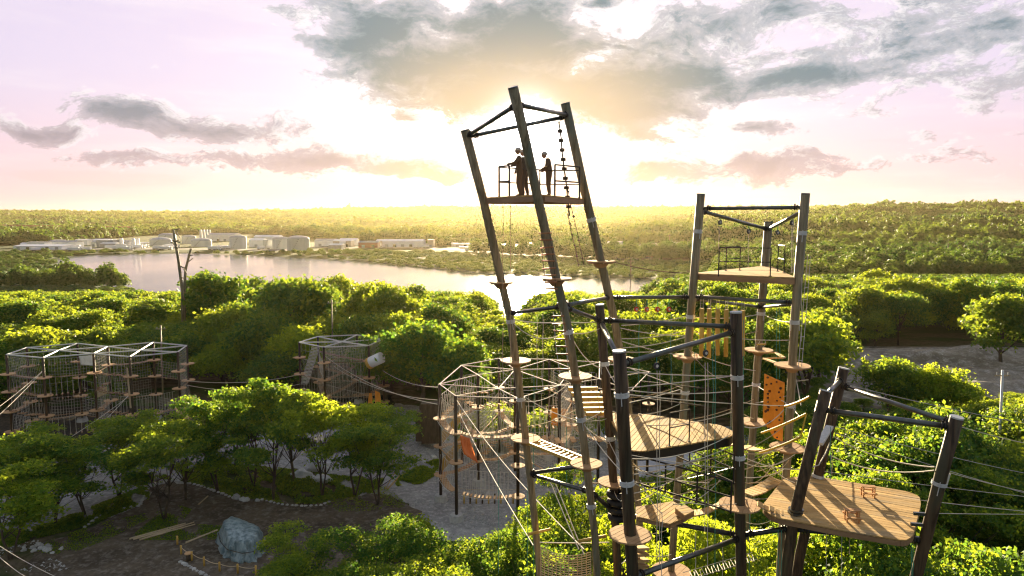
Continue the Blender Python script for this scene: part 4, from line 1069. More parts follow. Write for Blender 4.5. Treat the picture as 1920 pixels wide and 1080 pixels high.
for (x1, y1, Y1, x2, y2, Y2, s, lab) in [
    (960, 598, 27.6, 1065, 603, 24.2, .1, 'upper slack rope between the left and middle leaning poles'), (960, 603, 27.6, 1063, 622, 24.2, .45, 'lower slack rope between the left and middle leaning poles'),
    (1068, 604, 24.2, 1122, 603, 26, .03, 'short taut rope from the middle leaning pole to the dark tower'), (1068, 624, 24.2, 1130, 613, 26, .12, 'slack rope from the middle leaning pole to the dark tower'),
    (1068, 625, 24.2, 1135, 690, 25.9, .35, 'rope dropping from the middle leaning pole to the left dark pole collar'), (1134, 684, 25.7, 1168, 740, 20.4, .05, 'rope from the left dark pole collar down to the near dark pole'),
    (1080, 788, 24.3, 985, 745, 27.9, .1, 'rope from the middle leaning pole up left to the left leaning pole collar'), (1095, 790, 24.3, 1138, 765, 25.8, .03, 'short rope from the middle leaning pole to the dark tower'),
    (1095, 795, 24.3, 1186, 905, 20.4, .12, 'rope from the middle leaning pole down across the round platform'), (1140, 824, 25.7, 1180, 905, 20.3, .0, 'taut rope between the two left dark poles'),
    (1165, 610, 28.6, 1290, 592, 28.6, .08, 'top rope of the web behind the dark tower'), (1163, 615, 28.6, 1290, 630, 28.6, .08, 'second rope of the web behind the dark tower'),
    (1165, 635, 28.6, 1285, 620, 28.6, .1, 'third rope of the web behind the dark tower'), (1166, 652, 28.6, 1285, 632, 28.6, .1, 'fourth rope of the web behind the dark tower'),
    (1166, 640, 28.6, 1284, 668, 28.6, .05, 'falling rope of the web behind the dark tower'), (1170, 660, 28.6, 1284, 655, 28.6, .05, 'level rope of the web near the left round platform'),
    (1175, 697, 20.4, 1374, 705, 23.6, .04, 'level rope from the near dark pole to the right dark pole'), (1178, 727, 20.4, 1374, 705, 23.6, .02, 'rope rising from the near dark pole to the right dark pole collar'),
    (1178, 732, 20.4, 1374, 733, 23.6, .1, 'slack rope along the top of the triangular platform railing'), (1178, 740, 20.4, 1376, 757, 23.6, .02, 'falling rope behind the triangular platform railing'),
    (1180, 690, 20.4, 1281, 728, 28.6, .02, 'rope from the near dark pole back to the square tower'), (1180, 755, 20.4, 1276, 730, 28.6, .02, 'rope rising back to the square tower collar'),
    (1390, 727, 23.7, 1413, 722, 33, .0, 'short rope from the right dark pole to the rear pole'), (1393, 755, 23.7, 1477, 760, 26.9, .05, 'nearly level rope across the foot of the orange wall'),
    (1417, 722, 32.8, 1477, 757, 26.9, .02, 'white rope crossing in front of the orange wall'), (1484, 760, 26.7, 1500, 782, 23.8, .02, 'short rope from the square tower to the leaning deck pole'),
    (1304, 595, 28.5, 1420, 590, 33, .1, 'rope between left and rear pole behind the hanging logs'), (1430, 588, 32.9, 1484, 604, 26.8, .1, 'rope from the rear pole to the right pole below the ring beam'),
    (1516, 712, 26.6, 1490, 715, 26.7, 0, 'tiny rope stub on the square tower'), (1493, 712, 26.6, 1502, 760, 25, 0, 'rope dropping right of the square tower pole'),
    (1140, 488, 28.4, 1290, 512, 28.6, .12, 'dark rope from the leaning tower round platform to the square tower')]:
    rp(x1, y1, Y1, x2, y2, Y2, s, lab, 'rope_dark' if 'dark rope from' in lab else 'rope_white', .016 if Y1 < 24 else .018)
# tangle below the triangular platform and right of the dark pole
k = 0
for (x1, y1, x2, y2) in ((1185, 860, 1370, 815), (1185, 875, 1372, 850), (1188, 890, 1370, 838), (1190, 905, 1366, 858), (1188, 925, 1300, 880), (1190, 940, 1250, 905), (1262, 945, 1350, 900), (1262, 930, 1340, 895), (1240, 962, 1200, 900),
        (1186, 868, 1260, 885), (1190, 880, 1330, 905), (1395, 850, 1478, 838), (1395, 868, 1490, 852), (1395, 880, 1440, 850), (1395, 895, 1470, 880), (1397, 905, 1452, 868), (1400, 860, 1500, 880), (1398, 842, 1480, 790),
        (1395, 800, 1470, 768), (1420, 870, 1470, 905), (1440, 868, 1490, 905), (1405, 905, 1480, 862), (1430, 850, 1500, 815)):
    Y1 = 20.6 if x1 < 1200 else 24; Y2 = 23.8 if x2 < 1400 else 24.6
    if x1 in (1262, 1240): Y1 = 22.5
    rp(x1, y1, Y1, x2, y2, Y2, .12 if k % 3 else .28, 'slack %s rope in the tangle %s, %s' % (('pale', 'tan')[k % 2], 'under the triangular platform' if x1 < 1300 else 'between the right dark pole and the deck tower', ('upper', 'lower')[y1 > 875]),
       ('rope_white', 'rope_tan')[k % 2], .018, 'tangled ropes around the dark tower'); k += 1
rr_ = random.Random(4); PL = [(pL, 'left leaning pole', 720, 1060), (pM, 'middle leaning pole', 700, 1060), (d1, 'left dark pole', 700, 1060), (d2, 'near dark pole', 760, 1060), (d3, 'right dark pole', 720, 1060), (pA, 'left pole of the square tower', 600, 1060), (pC, 'rear pole of the square tower', 620, 1040), (pB, 'right pole of the square tower', 620, 1040), (pR, 'right leaning pole', 640, 1000)]
for i, (a_, b_) in enumerate(((0, 1), (0, 1), (1, 2), (1, 2), (2, 5), (2, 5), (2, 4), (3, 5), (3, 5), (3, 4), (3, 4), (4, 6), (4, 7), (4, 7), (5, 6), (5, 6), (5, 7), (6, 7), (8, 5), (8, 5), (8, 2), (1, 8), (5, 4), (2, 3), (2, 8), (5, 4), (5, 6), (1, 2))):
    A_, B_ = PL[a_], PL[b_]; q0 = rr_.uniform(A_[2], A_[3]); q1 = min(max(q0+rr_.uniform(-45, 45), B_[2]), B_[3])
    rope(sag(A_[0].y(q0), B_[0].y(q1), rr_.choice((.05, .15, .35)), 10), rr_.choice((.012, .016)), rr_.choice(('rope_white', 'rope_tan', 'rope_white', 'cable')), 'rope', '%s rope between %s and %s' % (('high', 'mid-height', 'low')[0 if q0 < 780 else 1 if q0 < 920 else 2], A_[1], B_[1]), 'ropes webbed between the tower poles')
# ropes and cables running off to the right behind the rectangular deck
for (x1, y1, Y1, x2, y2, Y2, s, lab) in [
    (1566, 800, 26.5, 1960, 895, 30, .1, 'topmost cable running off to the right past the leaning deck pole'), (1566, 812, 26.5, 1960, 935, 30, .1, 'second cable running off to the right past the leaning deck pole'),
    (1562, 818, 26.4, 1752, 876, 21.9, .25, 'slack white rope between the rear and right poles of the deck tower, upper'), (1556, 854, 26.3, 1752, 882, 21.9, .3, 'slack white rope between the rear and right poles of the deck tower, lower'),
    (1546, 884, 26.2, 1960, 935, 30, .05, 'cable low behind the deck'), (1757, 880, 21.9, 1960, 930, 28, .05, 'cable leaving the right leaning pole collar'),
    (1727, 938, 22, 1960, 962, 28, .02, 'cable leaving the right edge of the rectangular deck'), (1722, 962, 22, 1960, 964, 28, .02, 'level cable leaving the lower right corner of the rectangular deck'),
    (1590, 722, 26.6, 1960, 800, 34, .1, 'high thin cable over the dark wood to the right edge'), (1800, 800, 21.7, 1960, 838, 26, .05, 'cable leaving the top of the right leaning pole')]:
    rp(x1, y1, Y1, x2, y2, Y2, s, lab, 'cable' if 'cable' in lab else 'rope_white', .013 if 'cable' in lab else .02, 'cables and ropes of the deck tower', name='cable' if 'cable' in lab else 'rope', cat='cable' if 'cable' in lab else 'rope')
rope([at(1556, 830, 24.6), at(1548, 850, 24.4), at(1535, 872, 24.2), at(1522, 876, 24)], .022, 'rope_white', 'rope', 'thick white rope looped from the rear leaning pole', None)
o = thing('metal_ramp', at(1548, 830, 25), 'pale rolled metal sheet fixed between the two left leaning poles', 'sheet')
MB().bar(at(1556, 800, 25.5), at(1536, 832, 24.4), .26, .1).build('sheet', 'collar', o)
MB().bar(at(1549, 813, 25.2), at(1548, 815, 25.1), .3, .13).build('band', 'rail_metal', o)
# net of white cloth wound on the right pole
tagit(MB().tube([at(1778, 888, 21.7), at(1776, 900, 21.7), at(1774, 912, 21.7)], .08, 7, .03).build('cloth', 'rope_white', None), 'white cloth strip tied to the right leaning pole', 'cloth')

# ------------------------------------------------------------------ people on the top platform
def person(pos, face, pose, cloth, label):
    """skinned figure; pose holds joint offsets, x forward of the person, y to its left"""
    o = thing('person', pos, label, 'person', None); o.rotation_euler = (0, 0, face)
    J = pose; E = [('pel', 'sp'), ('sp', 'ch'), ('ch', 'nk'), ('ch', 'sl'), ('sl', 'el'), ('el', 'wl'), ('wl', 'hl'), ('ch', 'sr'), ('sr', 'er'), ('er', 'wr'), ('wr', 'hr'),
                   ('pel', 'hpl'), ('hpl', 'kl'), ('kl', 'al'), ('al', 'tl'), ('pel', 'hpr'), ('hpr', 'kr'), ('kr', 'ar'), ('ar', 'tr')]
    rad = dict(pel=(.185, .15), sp=(.18, .14), ch=(.205, .15), nk=(.062, .062), sl=(.095, .095), el=(.065, .065), wl=(.042, .042), hl=(.036, .05), hpl=(.13, .13), kl=(.09, .09), al=(.062, .062), tl=(.05, .035))
    names = list(J); me = bpy.data.meshes.new('body'); me.from_pydata([J[n] for n in names], [(names.index(a), names.index(b)) for a, b in E], [])
    me.materials.append(MATS[cloth]); b = bpy.data.objects.new('body', me); COL.objects.link(b); b.parent = o
    md = b.modifiers.new('skin', 'SKIN'); md.use_smooth_shade = True
    for i, n in enumerate(names):
        k = n if n in rad else n[:-1]+'l'
        me.skin_vertices[0].data[i].radius = rad[k]; me.skin_vertices[0].data[i].use_root = (n == 'pel')
    sb = b.modifiers.new('sub', 'SUBSURF'); sb.levels = 2; sb.render_levels = 2
    hc = Vector(J['nk'])+Vector(J['hd']) if False else Vector(J['nk'])+Vector(HEAD[label[:3]])
    def ell(name, c, s, m, n=16, par=o, cut=None):
        bm = bmesh.new(); bmesh.ops.create_uvsphere(bm, u_segments=n, v_segments=n//2+2, radius=1)
        for v in bm.verts:
            if cut is not None and v.co.z < cut: v.co.z = cut
            v.co = Vector((v.co.x*s[0], v.co.y*s[1], v.co.z*s[2]))+Vector(c)
        mm = bpy.data.meshes.new(name); bm.to_mesh(mm); bm.free(); mm.materials.append(MATS[m]); mm.polygons.foreach_set('use_smooth', [True]*len(mm.polygons))
        q = bpy.data.objects.new(name, mm); COL.objects.link(q); q.parent = par; return q
    h = ell('head', hc, (.098, .078, .12), 'skin')
    ell('nose', hc+Vector((.1, 0, -.01)), (.02, .013, .02), 'skin', 8, h)
    for s in (-1, 1): ell('ear', hc+Vector((-.005, s*.08, 0)), (.02, .01, .03), 'skin', 8, h); ell('eye', hc+Vector((.087, s*.03, .015)), (.012, .012, .009), 'rubber', 8, h)
    ell('helmet', hc+Vector((-.01, 0, .025)), (.128, .11, .125), 'helmet', 18, o, -.05)
    bt = MB(); ring = [Vector(J['pel'])+Vector((cos(a)*.155, sin(a)*.18, .05)) for a in [2*pi*k/14 for k in range(15)]]
    bt.tube(ring, .022, 6); bt.tube([Vector(J['pel'])+Vector((.12, .1, .05)), Vector(J['ch'])+Vector((.06, .14, .1))], .02, 5); bt.tube([Vector(J['pel'])+Vector((.12, -.1, .05)), Vector(J['ch'])+Vector((.06, -.14, .1))], .02, 5)
    q = bpy.data.objects.new('harness', bt.mesh('harness', 'rubber')); COL.objects.link(q); q.parent = o
    for s, wn, hn in ((1, 'wl', 'hl'), (-1, 'wr', 'hr')):          # fingers
        w_, h_ = Vector(J[wn]), Vector(J[hn]); d = (h_-w_).normalized(); sd = d.cross(Vector((0, 0, 1))).normalized() if abs(d.z) < .95 else Vector((1, 0, 0)); dn = d.cross(sd)
        fm = MB()
        for k in range(4): p0 = h_+sd*(k-1.5)*.019; fm.tube([p0, p0+d*.05, p0+d*.075+dn*.025], .0085, 5)
        fm.tube([w_.lerp(h_, .4)+sd*.03, w_.lerp(h_, .8)+sd*.055, h_+sd*.055+d*.02], .01, 5)
        q = bpy.data.objects.new('hand', fm.mesh('hand', 'skin')); COL.objects.link(q); q.parent = o
    for n in ('tl', 'tr'):
        q = bpy.data.objects.new('boot', MB().box(Vector(J[n])+Vector((-.07, 0, -.02)), (.26, .1, .07)).mesh('boot', 'rubber')); COL.objects.link(q); q.parent = o
    return o
HEAD = {'adu': (.035, 0, .155), 'thi': (.10, 0, .115)}
P1 = dict(pel=(0, 0, .98), sp=(.01, 0, 1.16), ch=(.02, 0, 1.38), nk=(.03, 0, 1.54), sl=(.02, .2, 1.45), el=(.2, .28, 1.24), wl=(.42, .24, 1.2), hl=(.5, .23, 1.19),
          sr=(.02, -.2, 1.45), er=(.05, -.27, 1.16), wr=(.14, -.25, .93), hr=(.17, -.25, .86), hpl=(0, .1, .92), kl=(.06, .13, .5), al=(-.02, .15, .09), tl=(.1, .16, .045), hpr=(0, -.1, .92), kr=(-.02, -.14, .5), ar=(-.1, -.17, .09), tr=(.02, -.18, .045))
P2 = dict(pel=(0, 0, .94), sp=(.01, 0, 1.11), ch=(.04, 0, 1.32), nk=(.09, 0, 1.47), sl=(.03, .19, 1.38), el=(.1, .26, 1.12), wl=(.27, .16, 1.04), hl=(.33, .12, 1.02),
          sr=(.03, -.19, 1.38), er=(.06, -.26, 1.11), wr=(.25, -.17, 1.0), hr=(.31, -.13, .97), hpl=(0, .09, .88), kl=(.03, .1, .48), al=(-.02, .1, .09), tl=(.1, .11, .045), hpr=(0, -.09, .88), kr=(.02, -.1, .48), ar=(-.03, -.11, .09), tr=(.09, -.12, .045))
person(on(974, ZT1, 26.0), pi*1.02, P1, 'clothes_sun_tint', 'adult in helmet and harness reaching for the left railing of the top platform')
person(on(983, ZT1, 26.7), pi*.9, P1, 'clothes_sun_tint_dim', 'adult half hidden behind the middle leaning pole on the top platform')
person(on(1029, ZT1, 26.4), pi*.97, P2, 'clothes_sun_tint', 'thin helmeted person looking down at a harness beside the right railing of the top platform')
# ------------------------------------------------------------------ ground surfaces of the adventure park
def sheet(name, px, z, m, jit=.5, sub=7, zz=0.0):
    P = [gnd(x, y, zz) for x, y in px]; out = []
    for i in range(len(P)):
        a, b = P[i], P[(i+1) % len(P)]
        for k in range(sub):
            p = a.lerp(b, k/sub); q = mnoise.noise(p*.35)*jit*2+mnoise.noise(p*1.3)*jit; d = (b-a).normalized(); out.append((p.x-d.y*q, p.y+d.x*q, z))
    me = bpy.data.meshes.new(name); me.from_pydata(out, [], [tuple(range(len(out)))]); me.update(); me.materials.append(MATS[m])
    return link(name, me, kind='structure')
def gmat(name, c1, c2, c3, s1=.25, s2=7, bump=.5):
    def fn(t, b):
        P = t.new('ShaderNodeNewGeometry').outputs['Position']; n1 = t.noise(P, s1, 5, .6); n2 = t.noise(P, s2, 5, .7); n3 = t.noise(P, 1.4, 4, .6, 1)
        c = t.mix(t.ss(n1.outputs[0], .35, .65), c1, c2); c = t.mix(t.ss(n2.outputs[0], .45, .72), c, c3); c = t.mix(t.ss(n3.outputs[0], .3, .7, 0, .45), c, tuple(k*.45 for k in c1))
        t.put(b.inputs['Base Color'], c); t.put(b.inputs['Normal'], t.new('ShaderNodeBump', {'Strength': bump, 'Distance': .08, 'Height': n2.outputs[0]}).outputs[0])
    return mat(name, fn, rough=.95, spec=.15)
gmat('gravel', (.27, .27, .26), (.38, .38, .37), (.60, .59, .56), .25, 2.4, .9)
gmat('road_dirt', (.22, .22, .20), (.29, .28, .26), (.36, .35, .32), .12, 1.1, .4)
gmat('soil', (.070, .056, .040), (.14, .115, .082), (.27, .24, .20), .3, 1.4, .9)
gmat('shaded_soil', (.02, .018, .014), (.045, .038, .028), (.08, .07, .05), .3, 2, .9)  # soil with the shade under the far courses put into its colour
gmat('bank_dirt', (.15, .13, .10), (.28, .25, .20), (.50, .48, .44), .09, .7, .9)
gmat('pavement_mat', (.42, .43, .45), (.50, .51, .53), (.55, .56, .58), .1, 3, .05)
gmat('grass_mat', (.03, .06, .012), (.07, .11, .02), (.11, .15, .03), .8, 9, .9)
sheet('gravel_yard', [(-60, 900), (30, 820), (170, 828), (370, 818), (560, 772), (690, 752), (770, 760), (860, 770), (1010, 800), (1160, 800), (1200, 1010), (830, 1010), (760, 950), (650, 930), (600, 880), (420, 880), (230, 960), (0, 1010)], .012, 'gravel', .8)
sheet('dirt_road', [(-40, 985), (110, 930), (250, 905), (330, 885), (470, 868), (640, 850), (760, 838), (815, 830), (812, 800), (640, 812), (420, 842), (300, 862), (160, 890), (40, 925), (-40, 955)], .03, 'road_dirt', .5)
sheet('soil_yard', [(160, 992), (265, 950), (285, 915), (325, 903), (372, 912), (435, 936), (500, 940), (590, 950), (690, 925), (760, 935), (790, 965), (720, 1010), (700, 1110), (60, 1120), (60, 1030)], .05, 'soil', .4)
sheet('soil_yard', [(-60, 822), (-60, 775), (100, 762), (380, 762), (420, 800), (300, 826), (100, 838)], .03, 'shaded_soil', .5)  # floor of the big far left course, its shade painted as dark ground
sheet('soil_yard', [(540, 772), (560, 745), (730, 742), (742, 765), (640, 782)], .03, 'shaded_soil', .4)  # floor of the smaller far course, shade painted the same way
sheet('pavement', [(1150, 822), (1250, 800), (1420, 800), (1400, 862), (1330, 872), (1250, 905), (1180, 910)], .05, 'pavement_mat', .3)
def dirt_bank():
    c = gnd(1750, 690, 0); nx, ny = 60, 36; V = []; F = []
    for j in range(ny):
        for i in range(nx):
            u, v = i/(nx-1), j/(ny-1); x = lerp(46, 175, u); y = lerp(93, 150, v)-u*8
            e = min(u, 1-u)*4; e = min(1, e, v*5, (1-v)*5)
            h = (2.2*np.exp(-((v-.62)/.14)**2)+.9*np.exp(-((v-.3)/.1)**2)+1.3*mnoise.noise(Vector((x*.12, y*.2, 0)))+.6*mnoise.noise(Vector((x*.5, y*.6, 2))))*max(e, 0)
            V.append((x, y, float(height(x, y))+.05+max(h, -.0)))
    for j in range(ny-1):
        for i in range(nx-1): a = j*nx+i; F.append((a, a+1, a+nx+1, a+nx))
    me = bpy.data.meshes.new('terrain_bank'); me.from_pydata(V, [], F); me.polygons.foreach_set('use_smooth', [True]*len(F)); me.materials.append(MATS['bank_dirt']); me.update()
    link('terrain_bank', me, kind='structure')
dirt_bank()
random.seed(11)
def rock_mesh(seed, name='stone'):
    bm = bmesh.new(); bmesh.ops.create_icosphere(bm, subdivisions=2, radius=1)
    for v in bm.verts:
        n = v.co.normalized(); v.co = n*(.8+.45*mnoise.noise(n*1.4+Vector((seed*3.1, 0, 0))))
    me = bpy.data.meshes.new(name); bm.to_mesh(me); bm.free(); me.materials.append(MATS['stone']); return me
ROCKS = [rock_mesh(i) for i in range(6)]
def stone(p, s, label, group=None):
    o = link('stone', random.choice(ROCKS), None, (p[0], p[1], s*.3), random.random()*6, label=label, cat='stone', group=group); o.scale = (s*random.uniform(.8, 1.25), s, s*.7); return o
def along(px, step):
    P = [gnd(x, y, 0) for x, y in px]; out = []; carry = 0
    for a, b in zip(P, P[1:]):
        L = (b-a).length; t = carry
        while t < L: out.append(a.lerp(b, t/L)); t += step*random.uniform(.8, 1.25)
        carry = t-L
    return out
for p in along([(159, 989), (185, 970), (220, 957), (262, 949), (272, 927), (280, 914), (305, 906), (322, 901), (350, 906), (372, 911), (405, 922), (435, 934)], .5):
    stone(p, random.uniform(.15, .24), 'pale edging stone in the line bending round the dark soil beside the locust grove', 'edging stones round the dark soil')
for p in along([(492, 938), (527, 947), (569, 950), (604, 948), (622, 939)], .45): stone(p, random.uniform(.15, .22), 'pale edging stone in the curved row below the locust grove shrubs', 'edging stones of the curved row')
for i, (x, y, s) in enumerate(((442, 935, .5), (455, 938, .4), (462, 940, .45), (483, 940, .3))): stone(gnd(x, y, 0), s, ('largest white boulder of the stone edging', 'white boulder second in the edging heap', 'white boulder at the end of the stone edging', 'lone white boulder between the two rows of edging stones')[i])
for p in along([(338, 1055), (352, 1062), (370, 1072), (395, 1085)], .35): stone(p, random.uniform(.15, .25), 'pale stone lying along the rope fence at the bottom edge', 'stones along the rope fence')
for i in range(26):
    x, y = 80+random.gauss(0, 16), 1028+random.gauss(0, 5); stone(gnd(x, y, 0), random.uniform(.12, .34), 'rock in the pale heap at the lower left', 'rocks of the heap at the lower left')
for i in range(18):
    x, y = 812+random.gauss(0, 16), 862+random.gauss(0, 7); stone(gnd(x, y, 0), random.uniform(.15, .35), 'loose grey rock beside the short course posts', 'loose rocks beside the posted course')
# fence of short posts with a rope
fp = [(333, 1022), (340, 1040), (360, 1052), (383, 1062), (412, 1072), (446, 1076), (480, 1079)]
rf = thing('rope_fence', gnd(383, 1062), 'low rope fence of short round posts beside the tarpaulin', 'fence')
tops = []
for x, y in fp:
    p = gnd(x, y); MB().tube([p-V3((0, 0, .1)), p+V3((0, 0, .75))], .075, 9).build('post', 'yellow_wood', rf, smooth=True); tops.append(p+V3((0, 0, .62)))
for a, b in zip(tops[1:], tops[2:]): MB().tube(sag(a, b, .12, 6), .025, 5).build('rope', 'rope_tan', rf)
st_ = thing('stump', gnd(354, 1052), 'short thick log stump at the corner of the rope fence', 'stump'); p = gnd(354, 1052)
MB().tube([p, p+V3((0, 0, .6))], .2, 12).build('log', 'bark', st_, smooth=True); MB().disc(p+V3((0, 0, .63)), .28, .06, 14).build('log_top', 'deck_round', st_)
# felled poles and stakes
for i, (x0, y0, x1, y1) in enumerate(((243, 1013, 348, 984), (250, 1014, 352, 986), (262, 1015, 364, 982), (275, 1011, 366, 986))):
    tagit(MB().tube([gnd(x0, y0)+V3((0, 0, .12)), gnd(x1, y1)+V3((0, 0, .14))], .075, 8, .06).build('timber_pole', 'rope_tan', None, smooth=True), ('pale timber pole lying outermost left on the soil', 'pale timber pole second in the lying bundle', 'longest pale timber pole of the lying bundle', 'pale timber pole nearest the tarpaulin in the lying bundle')[i], 'pole', 'bundle of timber poles on the soil')
tagit(MB().tube([gnd(372, 948)+V3((0, 0, .1)), gnd(390, 932)+V3((0, 0, .1))], .06, 6).build('timber_pole', 'rope_tan', None), 'single short pale pole lying inside the stone edging', 'pole')
tagit(MB().tube([gnd(348, 1020)+V3((0, 0, .1)), gnd(408, 996)+V3((0, 0, .1))], .08, 6).build('timber_pole', 'rope_tan', None), 'pale pole lying between the first fence post and the tarpaulin', 'pole')
for i, (x0, y0, x1, y1) in enumerate(((722, 917, 742, 884), (724, 918, 750, 891), (728, 917, 745, 898))):
    a = gnd(x0, y0); tagit(MB().tube([a, at(x1, y1, a.y+.6)], .035, 6).build('stake', 'yellow_wood', None), ('tallest yellow stake leaning at the edge of the gravel', 'yellow stake leaning farthest right at the edge of the gravel', 'shortest yellow stake in the leaning bunch')[i], 'stake')
# tarpaulin
def tarp():
    P = {}; n, mrows = 26, 12; c = gnd(452, 1046, 0); V = []; F = []
    fp_ = [(408, 1012), (412, 1030), (425, 1046), (455, 1054), (480, 1050), (496, 1034), (498, 1012), (470, 1000), (430, 994)]
    base = [gnd(x, y+4, 0) for x, y in fp_]; cc = sum(base, V3())/len(base)
    top = [V3((q.x, q.y, 0)).lerp(cc, .28)+V3((0, 0, 1.5+.35*(1 if q.x < cc.x-.8 else -.1 if q.x > cc.x+1 else .1))) for q in base]
    m = 54
    for j in range(mrows):
        t = j/(mrows-1)
        for i in range(m):
            f = i/m*len(base); k = int(f); q = f-k; b0 = base[k].lerp(base[(k+1) % len(base)], q); t0 = top[k].lerp(top[(k+1) % len(base)], q)
            if t < .75: u = t/.75; p = b0.lerp(t0, u**.9)
            else: u = (t-.75)/.25; p = t0.lerp(cc+V3((0, 0, 1.75)), u*.999)
            ru = (p-cc); ru.z = 0; ru = ru.normalized() if ru.length > .01 else V3()
            fold = (.13*sin(i*1.9+3*t)+.10*sin(i*.9+j*.6)+.22*mnoise.noise(V3((i*.35, j*.5, 0))))*min(1, 1.4*(1-t))
            p = p+ru*fold; p.z = max(p.z+.07*mnoise.noise(p*1.3), .06); V.append(p)
    for j in range(mrows-1):
        for i in range(m): a = j*m+i; b = j*m+(i+1) % m; F.append((a, b, b+m, a+m))
    F.append(tuple(range((mrows-1)*m, mrows*m)))
    me = bpy.data.meshes.new('tarpaulin'); me.from_pydata([tuple(v) for v in V], [], F); me.polygons.foreach_set('use_smooth', [True]*len(F)); me.materials.append(MATS['tarp']); me.update()
    o = link('tarpaulin', me, label='blue-grey tarpaulin draped over a heap on the dark soil', cat='tarpaulin')
    rope([p_+V3((0, 0, .8)) for p_ in [b.lerp(cc, .05) for b in base]+[base[0].lerp(cc, .05)]], .03, 'rope_dark', 'rope', 'dark rope tied round the blue-grey tarpaulin', None)
tarp()
def heap(px, py, w, h, label, m='tarp_white', name='wrapped_heap'):
    bm = bmesh.new(); bmesh.ops.create_icosphere(bm, subdivisions=3, radius=1); p = gnd(px, py)
    for v in bm.verts:
        n = v.co.normalized(); v.co = Vector((n.x*w, n.y*w*.6, max(n.z, -.1)*h))*(.85+.35*mnoise.noise(n*1.8+Vector((px, 0, 0))))+p
    me = bpy.data.meshes.new(name); bm.to_mesh(me); bm.free(); me.materials.append(MATS[m]); link(name, me, label=label, cat='heap')
heap(600, 880, 1.6, 1.3, 'upper white wrapped heap among the locust trunks'); heap(566, 895, 1.3, .9, 'white wrapped heap at the left among the locust trunks'); heap(604, 903, 1.3, .8, 'lower white wrapped heap among the locust trunks')
heap(692, 875, 1.5, .8, 'low pale boulder under the rightmost locust trees', 'stone', 'boulder'); heap(700, 862, 2.0, 1.2, 'pale boulder behind the rightmost locust trees', 'stone', 'boulder')
heap(795, 800, 1.0, 1.4, 'dark pump machine at the back of the grey yard', 'rubber', 'machine'); heap(806, 812, .9, 1.1, 'white machine housing at the back of the grey yard', 'white_paint', 'machine')
tagit(MB().box(at(812, 768, 76)+V3((0, 0, -1.5)), (2.6, 1.2, 4.6)).box(at(796, 778, 77)+V3((0, 0, -1.3)), (2.0, 1.0, 3.4)).build('concrete_wall', 'bark', None), 'tall grey concrete block behind the left corner post of the posted course', 'wall')
def rubble():
    P = []
    for poly, k in (([(760, 800), (990, 800), (1130, 960), (830, 1000), (770, 950)], 5200), ([(300, 830), (560, 790), (740, 770), (760, 830), (480, 860), (320, 880)], 2600), ([(0, 990), (60, 1000), (130, 1070), (0, 1075)], 700), ([(40, 880), (250, 860), (260, 880), (60, 925)], 1200)):
        q = [gnd(x, y) for x, y in poly]; X = rs.uniform(min(p.x for p in q), max(p.x for p in q), k*3); Y = rs.uniform(min(p.y for p in q), max(p.y for p in q), k*3)
        nz = np.sin(X*.9+Y*.4)+np.sin(Y*1.1-X*.5)+rs.rand(len(X))*1.6; ok = (poly_sd(X, Y, [(p.x, p.y) for p in q]) < 0) & (nz > 1.0); P.append(np.stack([X[ok][:k], Y[ok][:k]], 1))
    P = np.concatenate(P); n = len(P); s = .05+.14*rs.rand(n)**3; c = np.concatenate([P, s[:, None]*.35], 1); V = np.empty((n, 5, 3)); a = rs.rand(n)*6.28
    for k in range(4): V[:, k] = c+np.stack([np.cos(a+k*1.57)*s, np.sin(a+k*1.57)*s*.8, -s*.3], 1)*(.7+.5*rs.rand(n))[:, None]
    V[:, 4] = c+np.stack([s*.2, s*.1, s*.6], 1)
    i = np.arange(n)[:, None]*5; F = np.concatenate([i+np.array([k, (k+1) % 4, 4]) for k in range(4)]).tolist()
    me = bpy.data.meshes.new('rubble'); me.from_pydata(V.reshape(-1, 3).tolist(), [], F); me.materials.append(MATS['stone']); me.update(); o = link('rubble', me, kind='stuff'); o['label'] = 'loose stones scattered over the gravel'
rubble()
# undergrowth
def undergrowth(name, polys, n, leaf, label, m='leaf_forest', hmax=.5):
    P = []
    for poly, k in polys:
        q = [gnd(x, y) for x, y in poly]; x0, x1 = min(p.x for p in q), max(p.x for p in q); y0, y1 = min(p.y for p in q), max(p.y for p in q)
        X = rs.uniform(x0, x1, k*4); Y = rs.uniform(y0, y1, k*4); ok = (poly_sd(X, Y, [(p.x, p.y) for p in q]) < .3) & (np.sin(X*.9+1)*np.sin(Y*1.1)+.6*np.sin(X*2.3+Y*1.9)+.8*rs.rand(len(X)) > .05)
        X, Y = X[ok][:k], Y[ok][:k]; H = hmax*(np.sin(X*1.7)*np.sin(Y*1.3)*.5+.6)*rs.rand(len(X))**1.6*np.clip(-poly_sd(X, Y, [(p.x, p.y) for p in q])/1.4, .08, 1); P.append(np.stack([X, Y, H+.05], 1))
    P = np.concatenate(P); N = unit(len(P))+np.array([0, 0, .8]); N /= np.linalg.norm(N, axis=1)[:, None]
    me = quads_mesh(name, P, N, leaf*(.6+.8*rs.rand(len(P))), m, rs.rand(len(P))); o = link(name, me, kind='stuff'); o['label'] = label
undergrowth('undergrowth', [([(300, 895), (400, 870), (520, 880), (640, 895), (720, 900), (690, 925), (620, 935), (590, 945), (530, 942), (490, 935), (440, 930), (370, 905)], 16000),
    ([(170, 955), (270, 915), (275, 940), (160, 985), (60, 1010), (0, 1030), (0, 1000), (90, 985)], 9000)], 0, .26, 'dark green undergrowth beneath the locust grove', 'leaf_forest', .6)
